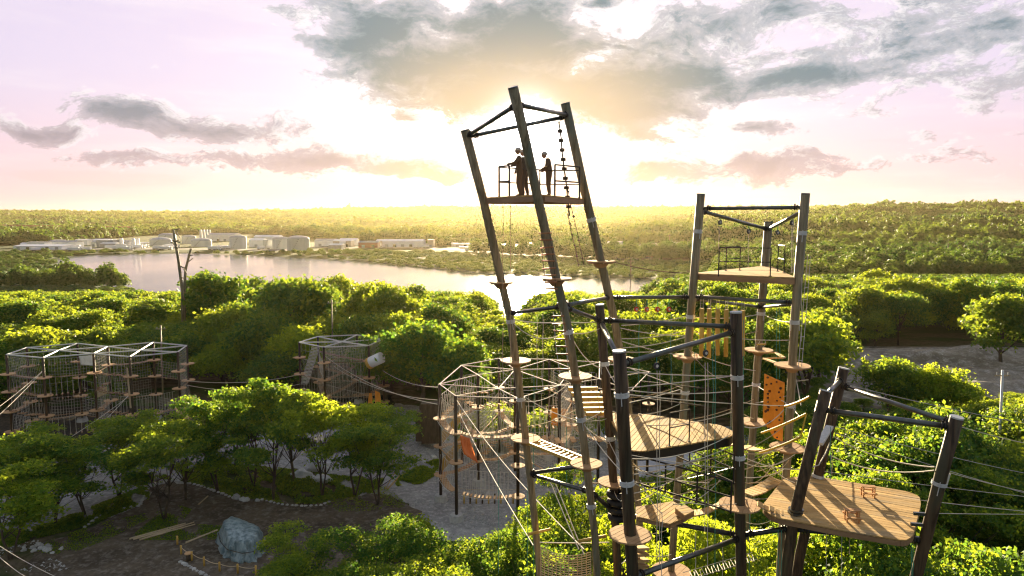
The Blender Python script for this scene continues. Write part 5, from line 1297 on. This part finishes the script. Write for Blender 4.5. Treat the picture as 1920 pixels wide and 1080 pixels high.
undergrowth('grass', [([(245, 1008), (290, 975), (330, 950), (352, 958), (330, 985), (420, 990), (405, 1010), (300, 1014)], 5200), ([(60, 1030), (180, 985), (300, 960), (200, 1010), (120, 1040)], 2500), ([(560, 905), (720, 915), (760, 950), (640, 960)], 3000)], 0, .14, 'patchy grass growing over the dark soil', 'leaf_locust', .12)
undergrowth('shrubbery', [([(745, 900), (800, 870), (830, 862), (828, 880), (790, 905), (750, 912)], 5000), ([(1190, 900), (1330, 870), (1420, 870), (1420, 930), (1180, 960)], 9000)], 0, .25, 'low yellow-green shrubbery at the edge of the gravel', 'leaf_locust', 1.5)
for i, (x, y, s) in enumerate(((905, 700, 1.3), (1000, 705, 1.2), (1075, 720, 1.1), (1150, 735, 1.0), (1180, 900, 1.1), (1215, 905, 1.0), (775, 900, .6), (1330, 905, 1.0), (1400, 915, 1.1))):
    Yd = 76 if y < 800 else 50
    p = at(x, y, Yd); plant('shrub', p.x, Yd, s*1.5, s*1.6 if y > 800 else s*1.15, label=('sunlit bush behind the posted course, first from the left', 'sunlit bush behind the posted course below the rope ladder', 'sunlit bush behind the hanging boards', 'sunlit bush behind the top of the near dark pole', 'bush at the foot of the dark tower', 'bush behind the lower timber deck', 'yellowish bush at the gravel edge by the leaning stakes', 'bush below the plank bridge', 'bush under the walkway to the rectangular deck')[i], name='bush', cat='bush')

# ------------------------------------------------------------------ posted rope courses
def span(kind, a, b, label, group, sc=1.0, seed=0):
    """one crossing between two posts; a and b at walking level"""
    rr = random.Random(seed); a, b = V3(a), V3(b); d = b-a; L = d.length; x = d.normalized(); sd = V3((-x.y, x.x, 0)).normalized()
    a = a+x*.5; b = b-x*.5; n = max(6, int(L/(.34 if sc < 1 else .40))); up = 2.1
    o = thing({'slats': 'plank_bridge', 'steps': 'hanging_steps', 'net': 'cargo_net', 'bars': 'hanging_bars', 'rope': 'rope_crossing', 'planks': 'plank_bridge'}[kind], a, label, 'obstacle', group)
    U = sag(a+V3((0, 0, up)), b+V3((0, 0, up)), .1, n); B = sag(a, b, .1 if kind == 'bars' else .26 if sc > 1 else .15, n); hw = .31 if sc > 1 else .27; R_ = .014*sc if sc > 1 else .010
    rp_, wd = MB(), MB()
    rp_.tube(U, R_*1.1, 3, cap=False)
    if kind in ('slats', 'planks'):
        for i in range(n):
            c = (B[i]+B[i+1])*.5; wd.bar(c-sd*hw, c+sd*hw, .2 if kind == 'slats' else .3, .06)
            if i % (1 if kind == 'slats' else 2) == 0:
                for k in (-.42, .42): rp_.tube([B[i]+sd*k, U[i]+sd*k*.3], R_*.8, 3, cap=False)
        for k in (-.4, .4): rp_.tube([p+sd*k-V3((0, 0, .05)) for p in B], R_, 3, cap=False)
    elif kind == 'steps':
        for i in range(0, n, 2):
            c = B[i]+V3((0, 0, .2*rr.random())); wd.bar(c-sd*.35, c+sd*.35, .16, .1)
            for k in (-.33, .33): rp_.tube([c+sd*k, U[i]+sd*k*.2], R_, 3, cap=False)
    elif kind == 'bars':
        for i in range(0, n+1, 1):
            c = B[min(i, n)]; wd.bar(c+V3((0, 0, .1)), c+V3((0.001, 0, 1.25)), .12, .12) if i % 1 == 0 else None
            rp_.tube([c+V3((0, 0, 1.2)), U[min(i, n)]], R_, 3, cap=False)
        rp_.tube(B, R_, 3, cap=False)
    elif kind == 'net':
        for i in range(n+1): rp_.tube([B[i], U[i]], R_*.8, 3, cap=False)
        for k in range(1, 6): rp_.tube([B[i].lerp(U[i], k/6) for i in range(n+1)], R_*.8, 3, cap=False)
        wd.bar(a-sd*.2, b-sd*.2, .1, .05)
    elif kind == 'rope':
        rp_.tube(B, R_*1.6, 3, cap=False); rp_.tube(sag(a+V3((0, 0, 1.1)), b+V3((0, 0, 1.4)), .2, n), R_*1.2, 3, cap=False)
        for i in range(0, n, 3): rp_.tube([U[i], B[i]+V3((0, 0, .8))], R_, 3, cap=False)
        wd.bar(B[1]-sd*.2, B[1]+sd*.2, .12, .08)
    rp_.build('ropework', 'rope_white', o); wd.build('woodwork', ('deck_round' if sc > 1 else 'deck_edge') if kind != 'bars' else 'yellow_wood', o)
    return o
ORD = ('lowest', 'second', 'third', 'top')
def course(name, label, nodes, edges, zr, levels, spans, word, sc, grp, seed, post_m='pole_wood', rod=.075, disc_r=.62):
    rr = random.Random(seed); rt = thing(name, V3((*nodes[list(nodes)[0]], 0)), label, 'rope course')
    N = {k: V3((*v, 0)) for k, v in nodes.items()}
    for k, p in N.items():
        if k.startswith('_'): continue
        MB().tube([p, p+V3((0, 0, zr))], .14, 8).build('post', post_m, rt, smooth=True)
        MB().disc(p+V3((0, 0, .25)), .55, .6, 10, None, .7).build('footing', 'concrete', rt)
        for z in levels:
            if rr.random() < .93: mb = MB().disc(p+V3((0, 0, z)), disc_r, .08, 16); mb.disc(p+V3((0, 0, z-.12)), .3, .14, 8, None, .16); mb.build('round_platform', 'deck_round', rt)
    for a, b in edges: MB().tube([N[a]+V3((0, 0, zr)), N[b]+V3((0, 0, zr))], rod, 6).build('roof_rod', 'galvanised' if seed < 20 else 'roof_pale', rt)
    for i, (a, b) in enumerate(spans):
        for j, z in enumerate(levels):
            kd = rr.choice(('slats', 'steps', 'net', 'bars', 'rope', 'planks', 'slats', 'steps'))
            if rr.random() < .1: continue
            if seed > 20: kd = {'bars': 'steps', 'planks': 'net'}.get(kd, kd)
            m_ = (N[a]+N[b])*.5; q = proj(m_+V3((0, 0, z)))
            span(kd, N[a]+V3((0, 0, z)), N[b]+V3((0, 0, z)), '%s on the %s level of %s' % ({'slats': 'slatted hanging bridge', 'steps': 'row of hanging steps', 'net': 'rope net crossing', 'bars': 'row of upright hanging bars', 'rope': 'single rope crossing', 'planks': 'wide plank bridge'}[kd], ORD[j] if j < len(levels)-1 else 'top', word), grp, sc, seed*100+i*10+j)
    return rt
mid = dict(a=(-6.6, 61), b=(-4.8, 56.8), c=(-5.2, 69), d=(-1.4, 72.5), e=(.5, 56), f=(-3.3, 64.7), _n=(-1.2, 59.3), g=(.3, 67), h=(4.3, 60.5), i=(4.0, 72), j=(6.0, 67.5), k=(8.2, 63), _m=(2.3, 62.7), l=(9.2, 70.5), o=(10.4, 58.5), p=(13.5, 66))
course('posted_rope_course', 'rope course of thin dark posts under a glinting steel roof frame on the gravel yard', mid,
       [('a', 'b'), ('b', 'e'), ('a', 'c'), ('a', 'f'), ('f', 'g'), ('c', 'f'), ('f', '_n'), ('_n', 'e'), ('b', '_n'), ('_n', 'g'), ('a', '_n'), ('_n', 'h'), ('e', 'h'), ('c', 'd'), ('c', 'g'), ('d', 'g'), ('d', 'i'), ('g', 'i'), ('g', 'h'), ('i', 'j'), ('g', 'j'), ('h', 'j'), ('j', 'k'), ('h', 'k'), ('i', 'l'), ('k', 'l'), ('j', 'l'), ('h', 'o'), ('k', 'o'), ('k', 'p'), ('l', 'p'), ('o', 'p')],
       11.0, (2.5, 5.2, 7.8), [('a', 'b'), ('b', 'e'), ('f', 'd'), ('a', 'f'), ('h', 'j'), ('a', 'c'), ('c', 'd'), ('c', 'f'), ('f', 'g'), ('d', 'i'), ('g', 'h'), ('g', 'j'), ('i', 'j'), ('j', 'k'), ('h', 'k'), ('d', 'g'), ('i', 'l'), ('k', 'l')],
       'the posted course on the gravel', 1.3, 'obstacles of the posted course on the gravel', 5, rod=.048)
# orange cloth and orange wall there, low row of stub posts
def quad_sheet(name, P, m, label, cat, bulge=.3, n=8):
    P = [V3(p) for p in P]; V = []; F = []
    nr = (P[1]-P[0]).cross(P[3]-P[0]).normalized()
    for j in range(n+1):
        for i in range(n+1):
            u, v = i/n, j/n; p = P[0].lerp(P[1], u).lerp(P[3].lerp(P[2], u), v)+nr*bulge*sin(pi*u)*sin(pi*v)+nr*.05*sin(u*19+v*3); V.append(tuple(p))
    for j in range(n):
        for i in range(n): a = j*(n+1)+i; F.append((a, a+1, a+n+2, a+n+1))
    me = bpy.data.meshes.new(name); me.from_pydata(V, [], F); me.materials.append(MATS[m]); me.update(); me.polygons.foreach_set('use_smooth', [True]*len(F))
    o = link(name, me, label=label, cat=cat); s = o.modifiers.new('thick', 'SOLIDIFY'); s.thickness = .04; return o
quad_sheet('orange_cloth', [at(862, 815, 60), at(880, 822, 63), at(896, 868, 63), at(870, 852, 60)], 'red_cloth', 'sagging orange cloth between the two left front posts of the posted course', 'cloth')
quad_sheet('orange_board', [at(1034, 764, 66), at(1062, 767, 66), at(1062, 800, 66), at(1034, 797, 66)], 'orange_panel', 'orange panel half hidden behind the upright bars of the posted course', 'panel', .02)
for i in range(9):
    p = gnd(870+i*11.5, 944+i*.8); o = MB().tube([at(870+i*11.5, 944, p.y), at(870.5+i*11.5, 926+(i*7) % 5, p.y)], .085, 7)
    tagit(o.build('stub_post', 'pole_wood' if i % 2 else 'yellow_wood', None, smooth=True), ('dark' if i % 2 else 'yellow')+' stub hanging in the low row over the gravel, %s' % ('beside the left post', 'near the left post', 'left of the middle', 'left of the middle, darker', 'in the middle', 'right of the middle', 'right of the middle, paler', 'near the leaning pole', 'nearest the leaning pole')[i], 'stub')
rope(sag(gnd(862, 944)+V3((0, 0, 1.4)), gnd(985, 945)+V3((0, 0, 1.4)), .1), .02, 'rope_tan', 'rope', 'rope carrying the low row of stubs over the gravel', None)
def pat(px, py, z): p = gnd(px, py, z); return (p.x, p.y)
Z1 = 10.2
L = {k: pat(x, y, Z1) for k, (x, y) in dict(a=(12, 665), b=(80, 671), c=(50, 652), d=(145, 644), _x=(110, 657), e=(175, 663), f=(243, 669), g=(202, 650), h=(287, 642), i=(333, 660), j=(350, 648), _y=(262, 657)).items()}
course('far_left_rope_course', 'big dark rope course with two joined pale roof hexagons at the far left', L,
       [('a', 'b'), ('a', 'c'), ('c', 'd'), ('c', '_x'), ('a', '_x'), ('b', '_x'), ('_x', 'd'), ('b', 'e'), ('_x', 'e'), ('_x', 'g'), ('d', 'g'), ('e', 'g'), ('e', 'f'), ('g', 'h'), ('f', '_y'), ('_y', 'h'), ('g', '_y'), ('e', '_y'), ('f', 'i'), ('_y', 'i'), ('_y', 'j'), ('h', 'j'), ('i', 'j')],
       Z1, (1.0, 3.4, 5.8, 7.9), [('a', 'b'), ('a', 'c'), ('c', 'd'), ('b', 'e'), ('d', 'g'), ('e', 'g'), ('e', 'f'), ('f', 'i'), ('i', 'j'), ('h', 'j'), ('g', 'h')],
       'the big far left course', .95, 'obstacles of the big far left course', 21, rod=.085, disc_r=.8)
Z2 = 9.8
S = {k: pat(x, y, Z2) for k, (x, y) in dict(a=(561, 642), b=(607, 651), c=(596, 631), _x=(641, 641), d=(669, 628), e=(691, 648), f=(718, 636)).items()}
course('small_far_rope_course', 'smaller dark rope course under a pale roof frame with a white tube and orange panels', S,
       [('a', 'b'), ('a', 'c'), ('c', '_x'), ('a', '_x'), ('b', '_x'), ('_x', 'd'), ('c', 'd'), ('b', 'e'), ('_x', 'e'), ('_x', 'f'), ('d', 'f'), ('e', 'f')],
       Z2, (1.2, 3.4, 5.6, 7.8), [('a', 'b'), ('c', 'd'), ('b', 'e'), ('e', 'f'), ('d', 'f'), ('b', 'd'), ('c', 'b'), ('c', 'e')],
       'the smaller far course', .95, 'obstacles of the smaller far course', 33, rod=.08, disc_r=.8)
# its slanted net walkway, white tube, orange panels
q = S['a']; q2 = S['b']
cargo_net(at(585, 650, q[1]), at(599, 652, q2[1]), at(563, 720, q[1]), at(577, 720, q2[1]), 6, 26, 'pale slanting net walkway at the left end of the smaller far course', 'rope_white', .025, s=.02)
tb = thing('crawl_tube', at(705, 675, S['e'][1]), 'white crawl tube with a yellow end at the right of the smaller far course', 'tube')
MB().tube([at(694, 680, S['e'][1]-.3), at(716, 670, S['e'][1]-.8)], .72, 16).build('tube', 'white_paint', tb, smooth=True); MB().tube([at(691, 682, S['e'][1]-.2), at(696, 679.5, S['e'][1]-.32)], .76, 16).build('tube_end', 'yellow_wood', tb, smooth=True)
quad_sheet('orange_board', [at(692, 737, 84), at(697, 737, 84), at(699, 758, 84), at(690, 758, 84)], 'orange_panel', 'narrow orange panel at the foot of the smaller far course', 'panel', .1)
quad_sheet('orange_board', [at(703, 732, 83), at(712, 736, 83), at(715, 756, 83), at(704, 758, 83)], 'orange_panel', 'wider orange panel at the foot of the smaller far course', 'panel', .1)
quad_sheet('mesh_cloth', [at(148, 668, 84), at(174, 666, 84), at(176, 686, 84), at(152, 684, 84)], 'tarp_white', 'pale cloth screen high in the middle of the big far left course', 'screen', .1)
quad_sheet('mesh_cloth', [at(181, 733, 80), at(200, 725, 80), at(200, 738, 80), at(182, 746, 80)], 'net_tan', 'small pale cloth screen low in the middle of the big far left course', 'screen', .1)
tb = thing('crawl_tube', at(345, 768, 78), 'pale ribbed crawl tube at the right foot of the big far left course', 'tube')
for i in range(7): MB().tube([at(337+i*2.6, 774-i*2.2, 78), at(339+i*2.6, 772.5-i*2.2, 78)], .55, 12).build('ring', 'net_tan', tb)
ip = thing('inclined_pole', at(240, 680, 78), 'yellowish pole standing in the middle of the big far left course', 'pole'); MB().tube([at(238, 690, 77), at(245, 765, 77)], .10, 8).build('log', 'rope_tan', ip)
# long cables
for (x1, y1, Y1, x2, y2, Y2, s, lab) in [
    (80, 695, 78, -40, 790, 62, .2, 'upper anchor cable running from the big far left course out of the left edge'), (80, 696, 78, -40, 812, 60, .2, 'lower anchor cable running from the big far left course out of the left edge'),
    (240, 744, 76, 135, 818, 64, .1, 'anchor cable dropping in front of the big far left course'), (240, 742, 76, 178, 806, 66, .1, 'shorter anchor cable dropping in front of the big far left course'),
    (350, 714, 80, 562, 702, 88, .6, 'upper cable joining the two far courses'), (350, 722, 80, 562, 720, 88, .8, 'lower cable joining the two far courses'),
    (610, 668, 86, 820, 758, 61, .9, 'lower of the cables from the smaller far course to the posted course'), (625, 686, 86, 820, 750, 61, .9, 'middle cable from the smaller far course to the posted course'), (718, 695, 86, 822, 726, 61, .5, 'upper cable from the smaller far course to the posted course'),
    (861, 774, 57, 1000, 1023, 30, .3, 'white cable slanting from the posted course to the left leaning pole'), (856, 750, 57, 1095, 1030, 26, .5, 'white cable slanting from the posted course to the middle leaning pole'),
    (-10, 1018, 40, 110, 1084, 35, .1, 'pale cable crossing the lower left corner, upper'), (-10, 1036, 39, 52, 1084, 35, .1, 'pale cable crossing the lower left corner, lower'),
    (1030, 900, 27, 1085, 1030, 24.6, .0, 'white rope above the tan net, left'), (1037, 895, 27, 1095, 1040, 24.6, .0, 'white rope above the tan net, right'),
    (1012, 1017, 27.5, 1142, 1017, 24.8, .02, 'level rope above the tan net')]:
    rp(x1, y1, Y1, x2, y2, Y2, s, lab, 'rope_white', .022 if Y1 < 45 else .03, 'long cables of the courses', 16, 'cable', 'cable')
# V-shaped poles at the lake and utility poles
vp = thing('climbing_poles', at(345, 560, 120), 'V-shaped pair of tall bare poles standing over the trees at the lake', 'poles')
for P in ([at(325, 432, 120), at(334, 485, 120), at(342, 545, 120), at(344, 620, 120)], [at(358, 466, 122), at(348, 505, 122), at(345, 560, 122), at(346, 620, 122)]): MB().tube(P, .2, 8, .32).build('pole', 'pole_grey', vp, smooth=True)
for (x0, y0, x1, y1) in ((322, 431, 337, 430), (322, 450, 338, 455), (320, 455, 336, 450), (352, 480, 362, 478), (338, 500, 350, 502), (352, 492, 362, 484), (330, 434, 338, 446), (324, 456, 334, 466), (340, 498, 350, 512), (336, 520, 348, 522), (346, 505, 352, 488)): MB().tube([at(x0, y0, 119.5), at(x1, y1, 119.5)], .09, 5).build('cross_bar', 'pole_grey', vp)
for i, (px, y0, y1, Y, lab) in enumerate(((1880, 694, 800, 60, 'white utility pole among the trees at the right edge'), (622, 562, 615, 100, 'utility pole with crossarm in the wood beyond the smaller far course'), (301, 610, 668, 92, 'slender mast behind the right end of the big far left course'),
        (1183, 486, 500, 400, 'power pole on the far side of the lake'), (1778, 455, 487, 420, 'thin mast beside the valley road'), (1610, 420, 440, 900, 'distant pylon on the wooded hill'), (1255, 440, 470, 780, 'distant mast among the sheds beyond the leaning tower'), (1350, 428, 470, 800, 'distant mast left of the square tower'))):
    o = thing('utility_pole', at(px, y1, Y), lab, 'pole'); r = .10 if Y < 200 else .25
    a, b = at(px, y0, Y), at(px, y1, Y); b = V3((b.x, b.y, min(b.z, float(height(b.x, b.y)))))
    MB().tube([b, a], r*1.2, 7, r).build('pole', 'pole_grey' if i else 'collar', o, smooth=True); MB().bar(a+V3((-r*7, 0, -r*5)), a+V3((r*7, 0, -r*5)), r, r).build('crossarm', 'pole_grey', o)
    for k in (-1, 1): MB().tube([a+V3((k*r*5, 0, -r*4)), a+V3((k*r*5, 0, -r*2.2))], r*.4, 6).build('insulator', 'collar', o)
# ------------------------------------------------------------------ beyond the lake: tanks, sheds, road
random.seed(5)
def gz(px, py, Y): p = at(px, py, Y); return p
def tank(px, w, ytop, ybot, Y, label, dome=True, m='tank_paint', roof='roof_grey'):
    a, b = at(px, ytop, Y), at(px, ybot, Y); r = w/2/FPX*Y; z0 = min(b.z, float(height(b.x, b.y)))-.5
    o = thing('storage_tank', (b.x, b.y, z0), label, 'tank'); n = 32
    mb = MB(); mb.tube([V3((b.x, b.y, z0)), V3((b.x, b.y, a.z))], r, n, cap=False); wl = mb.build('wall', m, o, smooth=True)
    q = MB()
    for k in range(n//2):
        an = 2*pi*k/(n//2); q.box((b.x+cos(an)*(r+.08), b.y+sin(an)*(r+.08), (z0+a.z)/2), (.18, .18, a.z-z0))
    q.disc(V3((b.x, b.y, a.z-.4)), r+.25, .5, n); q.build('stiffener', m, wl)
    d = MB(); rings = 5; V = []; F = []
    for j in range(rings+1):
        t = j/rings*pi/2
        for i in range(n): V.append((b.x+cos(2*pi*i/n)*r*cos(t), b.y+sin(2*pi*i/n)*r*cos(t), a.z+sin(t)*r*.27*(1 if dome else .3)))
    for j in range(rings):
        for i in range(n): F.append((j*n+i, j*n+(i+1) % n, (j+1)*n+(i+1) % n, (j+1)*n+i))
    d.add(V, F); d.build('roof', roof, o, smooth=True)
    s = MB()
    for k in range(8): s.box((b.x+r*cos(-1.9+k*.09)*1.02, b.y+r*sin(-1.9+k*.09)*1.02, lerp(z0, a.z, k/8)+1), (1.2, .6, .3))
    s.build('stair', 'rail_metal', o)
for (px, w, yt, yb, Y, lab, dm) in (
    (560, 40, 447, 473, 740, 'large pale round tank, rightmost and nearest the lake', True), (528, 32, 448, 470, 780, 'pale round tank right behind the nearest one', True),
    (447, 30, 445, 466, 790, 'tall pale domed tank standing alone left of the red-framed sheds', True), (502, 16, 450, 467, 800, 'small beige tank between the domed tank and the large ones', False),
    (302, 38, 450, 460, 900, 'low wide domed tank at the left of the tank farm', True), (378, 36, 451, 463, 860, 'low wide domed tank behind the V-shaped poles', True),
    (314, 30, 441, 450, 1020, 'domed tank farthest back on the left', True), (355, 24, 444, 460, 960, 'grey tank with conical top between the low domed tanks', True)):
    tank(px, w, yt, yb, Y, lab, dm)
def silos(px, n, w, yt, yb, Y, lab):
    a, b = at(px, yt, Y), at(px, yb, Y); z0 = float(height(b.x, b.y))-1; o = thing('silo_block', (b.x, b.y, z0), lab, 'silo'); r = w/n/2/FPX*Y
    for i in range(n):
        x = b.x+(i-(n-1)/2)*2*r; MB().tube([V3((x, b.y, z0)), V3((x, b.y, a.z)), V3((x, b.y, a.z+r*.5))], r*.97, 14, r*.5).build('silo', 'white_paint', o, smooth=False)
silos(210, 3, 20, 450, 464, 830, 'cluster of three white silos beyond the lake'); silos(228, 1, 9, 449, 464, 830, 'single white silo right of the cluster of three'); silos(255, 2, 17, 449, 468, 790, 'pair of tall white silos at the lake bank'); silos(385, 4, 22, 432, 442, 1150, 'row of white silos high behind the low domed tanks')
def shed(px, w, yt, yb, Y, lab, m='white_paint', rf='roof_grey', dep=22, cat='building', gable=True, wins=0, name='warehouse'):
    a, b = at(px, yt, Y), at(px, yb, Y); W = w/FPX*Y; z0 = min(b.z, float(height(b.x, b.y)))-.5; H = a.z; h = H-z0
    o = thing(name, (b.x, b.y, z0), lab, cat); c = V3((b.x, b.y+dep/2, (z0+H-.18*h)/2)); eav = H-.2*h if gable else H-.3
    MB().box((b.x, b.y+dep/2, (z0+eav)/2), (W, dep, eav-z0)).build('wall', m, o)
    mb = MB(); x0, x1, y0, y1 = b.x-W/2-.3, b.x+W/2+.3, b.y-.3, b.y+dep+.3; ym = (y0+y1)/2
    mb.add([(x0, y0, eav), (x1, y0, eav), (x1, y1, eav), (x0, y1, eav), (x0, ym, H), (x1, ym, H)], [(0, 1, 5, 4), (2, 3, 4, 5), (0, 4, 3), (1, 2, 5), (0, 3, 2, 1)]); mb.build('roof', rf, o)
    n = max(1, int(W/9)); 
    for i in range(n):
        x = b.x-W/2+W*(i+.5)/n
        if h > 2.5: MB().box((x, b.y-.06, z0+.5+min(h*.3, 1.8)), (min(3.6, W/n*.5), .12, min(h*.55, 3.4))).build('door' if i % 2 == 0 else 'window', 'dark_glass' if i % 2 else 'roof_grey', o)
    return o
for i, (px, w, yt, yb, Y, lab, m) in enumerate((
    (120, 44, 451, 462, 820, 'white building with a flat grey roof left of the silos', 'white_paint'), (187, 28, 448, 458, 900, 'beige block building left of the silos', 'beige_paint'), (70, 90, 459, 464, 760, 'long low white roof at the left end of the far bank', 'white_paint'),
    (415, 50, 437, 446, 1050, 'long white shed behind the domed tanks', 'white_paint'), (500, 48, 441, 450, 980, 'long pale shed behind the round tanks', 'white_paint'), (480, 26, 447, 461, 850, 'white shed with red frame between the round tanks', 'white_paint'),
    (610, 40, 448, 458, 850, 'pale shed just right of the large tanks', 'white_paint'), (652, 32, 447, 455, 880, 'bright white shed, second right of the large tanks', 'white_paint'), (628, 24, 457, 464, 760, 'small pale shed in front, right of the large tanks', 'roof_grey'),
    (690, 36, 452, 461, 800, 'shed with rust-red front', 'rust_paint'), (720, 30, 449, 456, 880, 'pale shed with red-brown parts behind', 'beige_paint'), (755, 76, 449, 461, 820, 'longest warehouse right of the tanks', 'white_paint'),
    (880, 60, 456, 461, 840, 'low hazy shed left of the leaning tower pole', 'white_paint'), (985, 90, 458, 463, 800, 'low hazy warehouse behind the leaning poles', 'white_paint'), (1085, 70, 457, 462, 800, 'bright hazy warehouse beside the right leaning pole', 'white_paint'),
    (1170, 80, 459, 468, 760, 'pale warehouse right of the leaning tower', 'white_paint'), (1245, 60, 463, 470, 740, 'low pale warehouse left of the square tower', 'roof_grey'), (1200, 74, 480, 487, 560, 'white roofed shed at the lake end left of the square tower', 'white_paint'), (1275, 44, 470, 477, 650, 'white shed left of the square tower', 'white_paint'), (1340, 40, 461, 468, 760, 'white shed seen through the square tower', 'white_paint'), (1400, 60, 472, 478, 600, 'pale low shed seen behind the square tower railing', 'white_paint'),
    (30, 44, 424, 432, 1700, 'far white warehouse at the left edge below the hills', 'white_paint'), (110, 40, 423, 430, 1700, 'far low warehouse below the left hills', 'beige_paint'))):
    shed(px, w, yt, yb, Y, lab, m, 'rust_paint' if i == 17 else ('white_paint' if i % 3 else 'roof_grey'), dep=16 if w < 50 else 26)
rq = random.Random(9)
for i in range(46):
    if i < 20: px, py, Yb, wd = rq.uniform(40, 330), rq.uniform(455, 463), rq.uniform(800, 1000), 'left of the round tanks'
    elif i < 30: px, py, Yb, wd = rq.uniform(590, 820), rq.uniform(456, 462), rq.uniform(800, 960), 'right of the round tanks'
    else: px, py, Yb, wd = rq.uniform(840, 1300), rq.uniform(460, 470), rq.uniform(700, 900), 'beyond the lake behind the towers'
    h_ = rq.uniform(3.5, 8); o = shed(px, rq.uniform(9, 34), py-h_, py, Yb, 'x', rq.choice(('white_paint', 'white_paint', 'beige_paint', 'roof_grey', 'tank_paint')), rq.choice(('white_paint', 'roof_grey', 'white_paint')), dep=rq.uniform(9, 22), gable=rq.random() < .5)
    o['label'] = 'small pale industrial shed in the yards '+wd; o['group'] = 'small sheds in the far yards'
# parked lorries and trailers in the yards
def truck_proto():
    o = thing('parked_truck', (0, 0, 0), 'x', 'truck', 'trucks and trailers parked in the far yards')
    def p(name, c, s, m):
        q = bpy.data.objects.new(name, MB().box(c, s).mesh(name, m)); COL.objects.link(q); q.parent = o
    p('trailer', (0, 0, 2.5), (11, 2.6, 2.9), 'white_paint'); p('cab', (7.2, 0, 1.9), (2.2, 2.5, 2.7), 'white_paint'); p('windscreen', (8.33, 0, 2.3), (.06, 2.2, .9), 'dark_glass'); p('chassis', (1, 0, .85), (13, 1.2, .3), 'rubber')
    for x in (-4.2, -3, 5, 7.4):
        q = bpy.data.objects.new('wheel', MB().disc((x, 0, .5), .5, 2.5, 12, Matrix.Rotation(pi/2, 3, 'X')).mesh('wheel', 'rubber'))
        if False: pass
        COL.objects.link(q); q.parent = o
        for v in q.data.vertices: v.co = (v.co.x, v.co.y, v.co.z)
    return o
tp = truck_proto(); first = True
for i in range(58):
    if i < 26: px, py, w = random.uniform(60, 330), random.uniform(463, 470), 'beyond the lake on the left'
    elif i < 34: px, py, w = random.uniform(395, 520), random.uniform(464, 468), 'by the round tanks'
    elif i < 44: px, py, w = random.uniform(600, 800), random.uniform(461, 466), 'right of the round tanks'
    else: px, py, w = random.uniform(830, 1290), random.uniform(464, 472), 'beyond the lake behind the towers'
    p = gnd(px, py, -8); z = float(height(p.x, p.y)); o = tp if first else copy_tree(tp); first = False
    o.location = (p.x, p.y, z+.02); o.rotation_euler = (0, 0, random.choice((0, .2, 1.4, pi, .1))); o['label'] = 'white truck or trailer parked in the yard '+w
# yards and the valley road
def strip(name, pts, w, m, kind='structure', dz=.15):
    P = []
    for (a, b) in zip(pts, pts[1:]):
        for k in range(14): P.append(V3(a).lerp(V3(b), k/14))
    P.append(V3(pts[-1])); V = []; F = []
    for i, p in enumerate(P):
        t = (P[min(i+1, len(P)-1)]-P[max(i-1, 0)]); t.z = 0; t.normalize(); s = V3((-t.y, t.x, 0))
        for k in (-.5, .5): q = p+s*w*k; V.append((q.x, q.y, float(height(p.x, p.y))+dz))
    for i in range(len(P)-1): F.append((2*i, 2*i+1, 2*i+3, 2*i+2))
    me = bpy.data.meshes.new(name); me.from_pydata(V, [], F); me.materials.append(MATS[m]); me.update()
    return link(name, me, kind=kind)
gmat('yard_mat', (.17, .17, .15), (.24, .23, .21), (.34, .33, .31), .02, .3, .05)
strip('industrial_yard', [gnd(60, 467, -8), gnd(330, 466, -8), gnd(560, 468, -8)], 46, 'yard_mat'); strip('industrial_yard', [gnd(590, 463, -8), gnd(820, 464, -8)], 50, 'yard_mat'); strip('industrial_yard', [gnd(830, 466, -8), gnd(1060, 467, -8), gnd(1290, 470, -8)], 60, 'yard_mat')
rp_pts = [V3((*gnd(1560, 482, -2)[:2], 0)), V3((*gnd(1700, 484, -2)[:2], 0)), V3((*gnd(1960, 491, -2)[:2], 0))]
strip('valley_road', rp_pts, 9, 'road_dirt')
gr_ = thing('guardrail', rp_pts[1], 'pale guardrail along the valley road at the right', 'guardrail'); mb = MB(); pm = MB()
for a, b in zip(rp_pts, rp_pts[1:]):
    for k in range(12):
        p, q = a.lerp(b, k/12), a.lerp(b, (k+1)/12); zp, zq = float(height(p.x, p.y-6)), float(height(q.x, q.y-6))
        mb.bar(V3((p.x, p.y-6, zp+1.0)), V3((q.x, q.y-6, zq+1.0)), .2, .55); pm.box((p.x, p.y-5.8, zp+.6), (.2, .2, 1.3))
mb.build('rail', 'galvanised', gr_); pm.build('posts', 'galvanised', gr_)
# low railway bridge under the left hills
rb = thing('railway_bridge', at(100, 425, 1500), 'long low dark bridge under the hills at the far left', 'bridge'); a, b = at(-20, 422, 1500), at(250, 426, 1500)
MB().bar(a, b, 8, 3).build('girder', 'rust_paint', rb)
for k in range(14): p = a.lerp(b, (k+.5)/14); MB().box((p.x, p.y, (p.z-12)/2), (3, 6, abs(p.z+12))).build('pier', 'concrete', rb)
print('objects', len(bpy.data.objects))
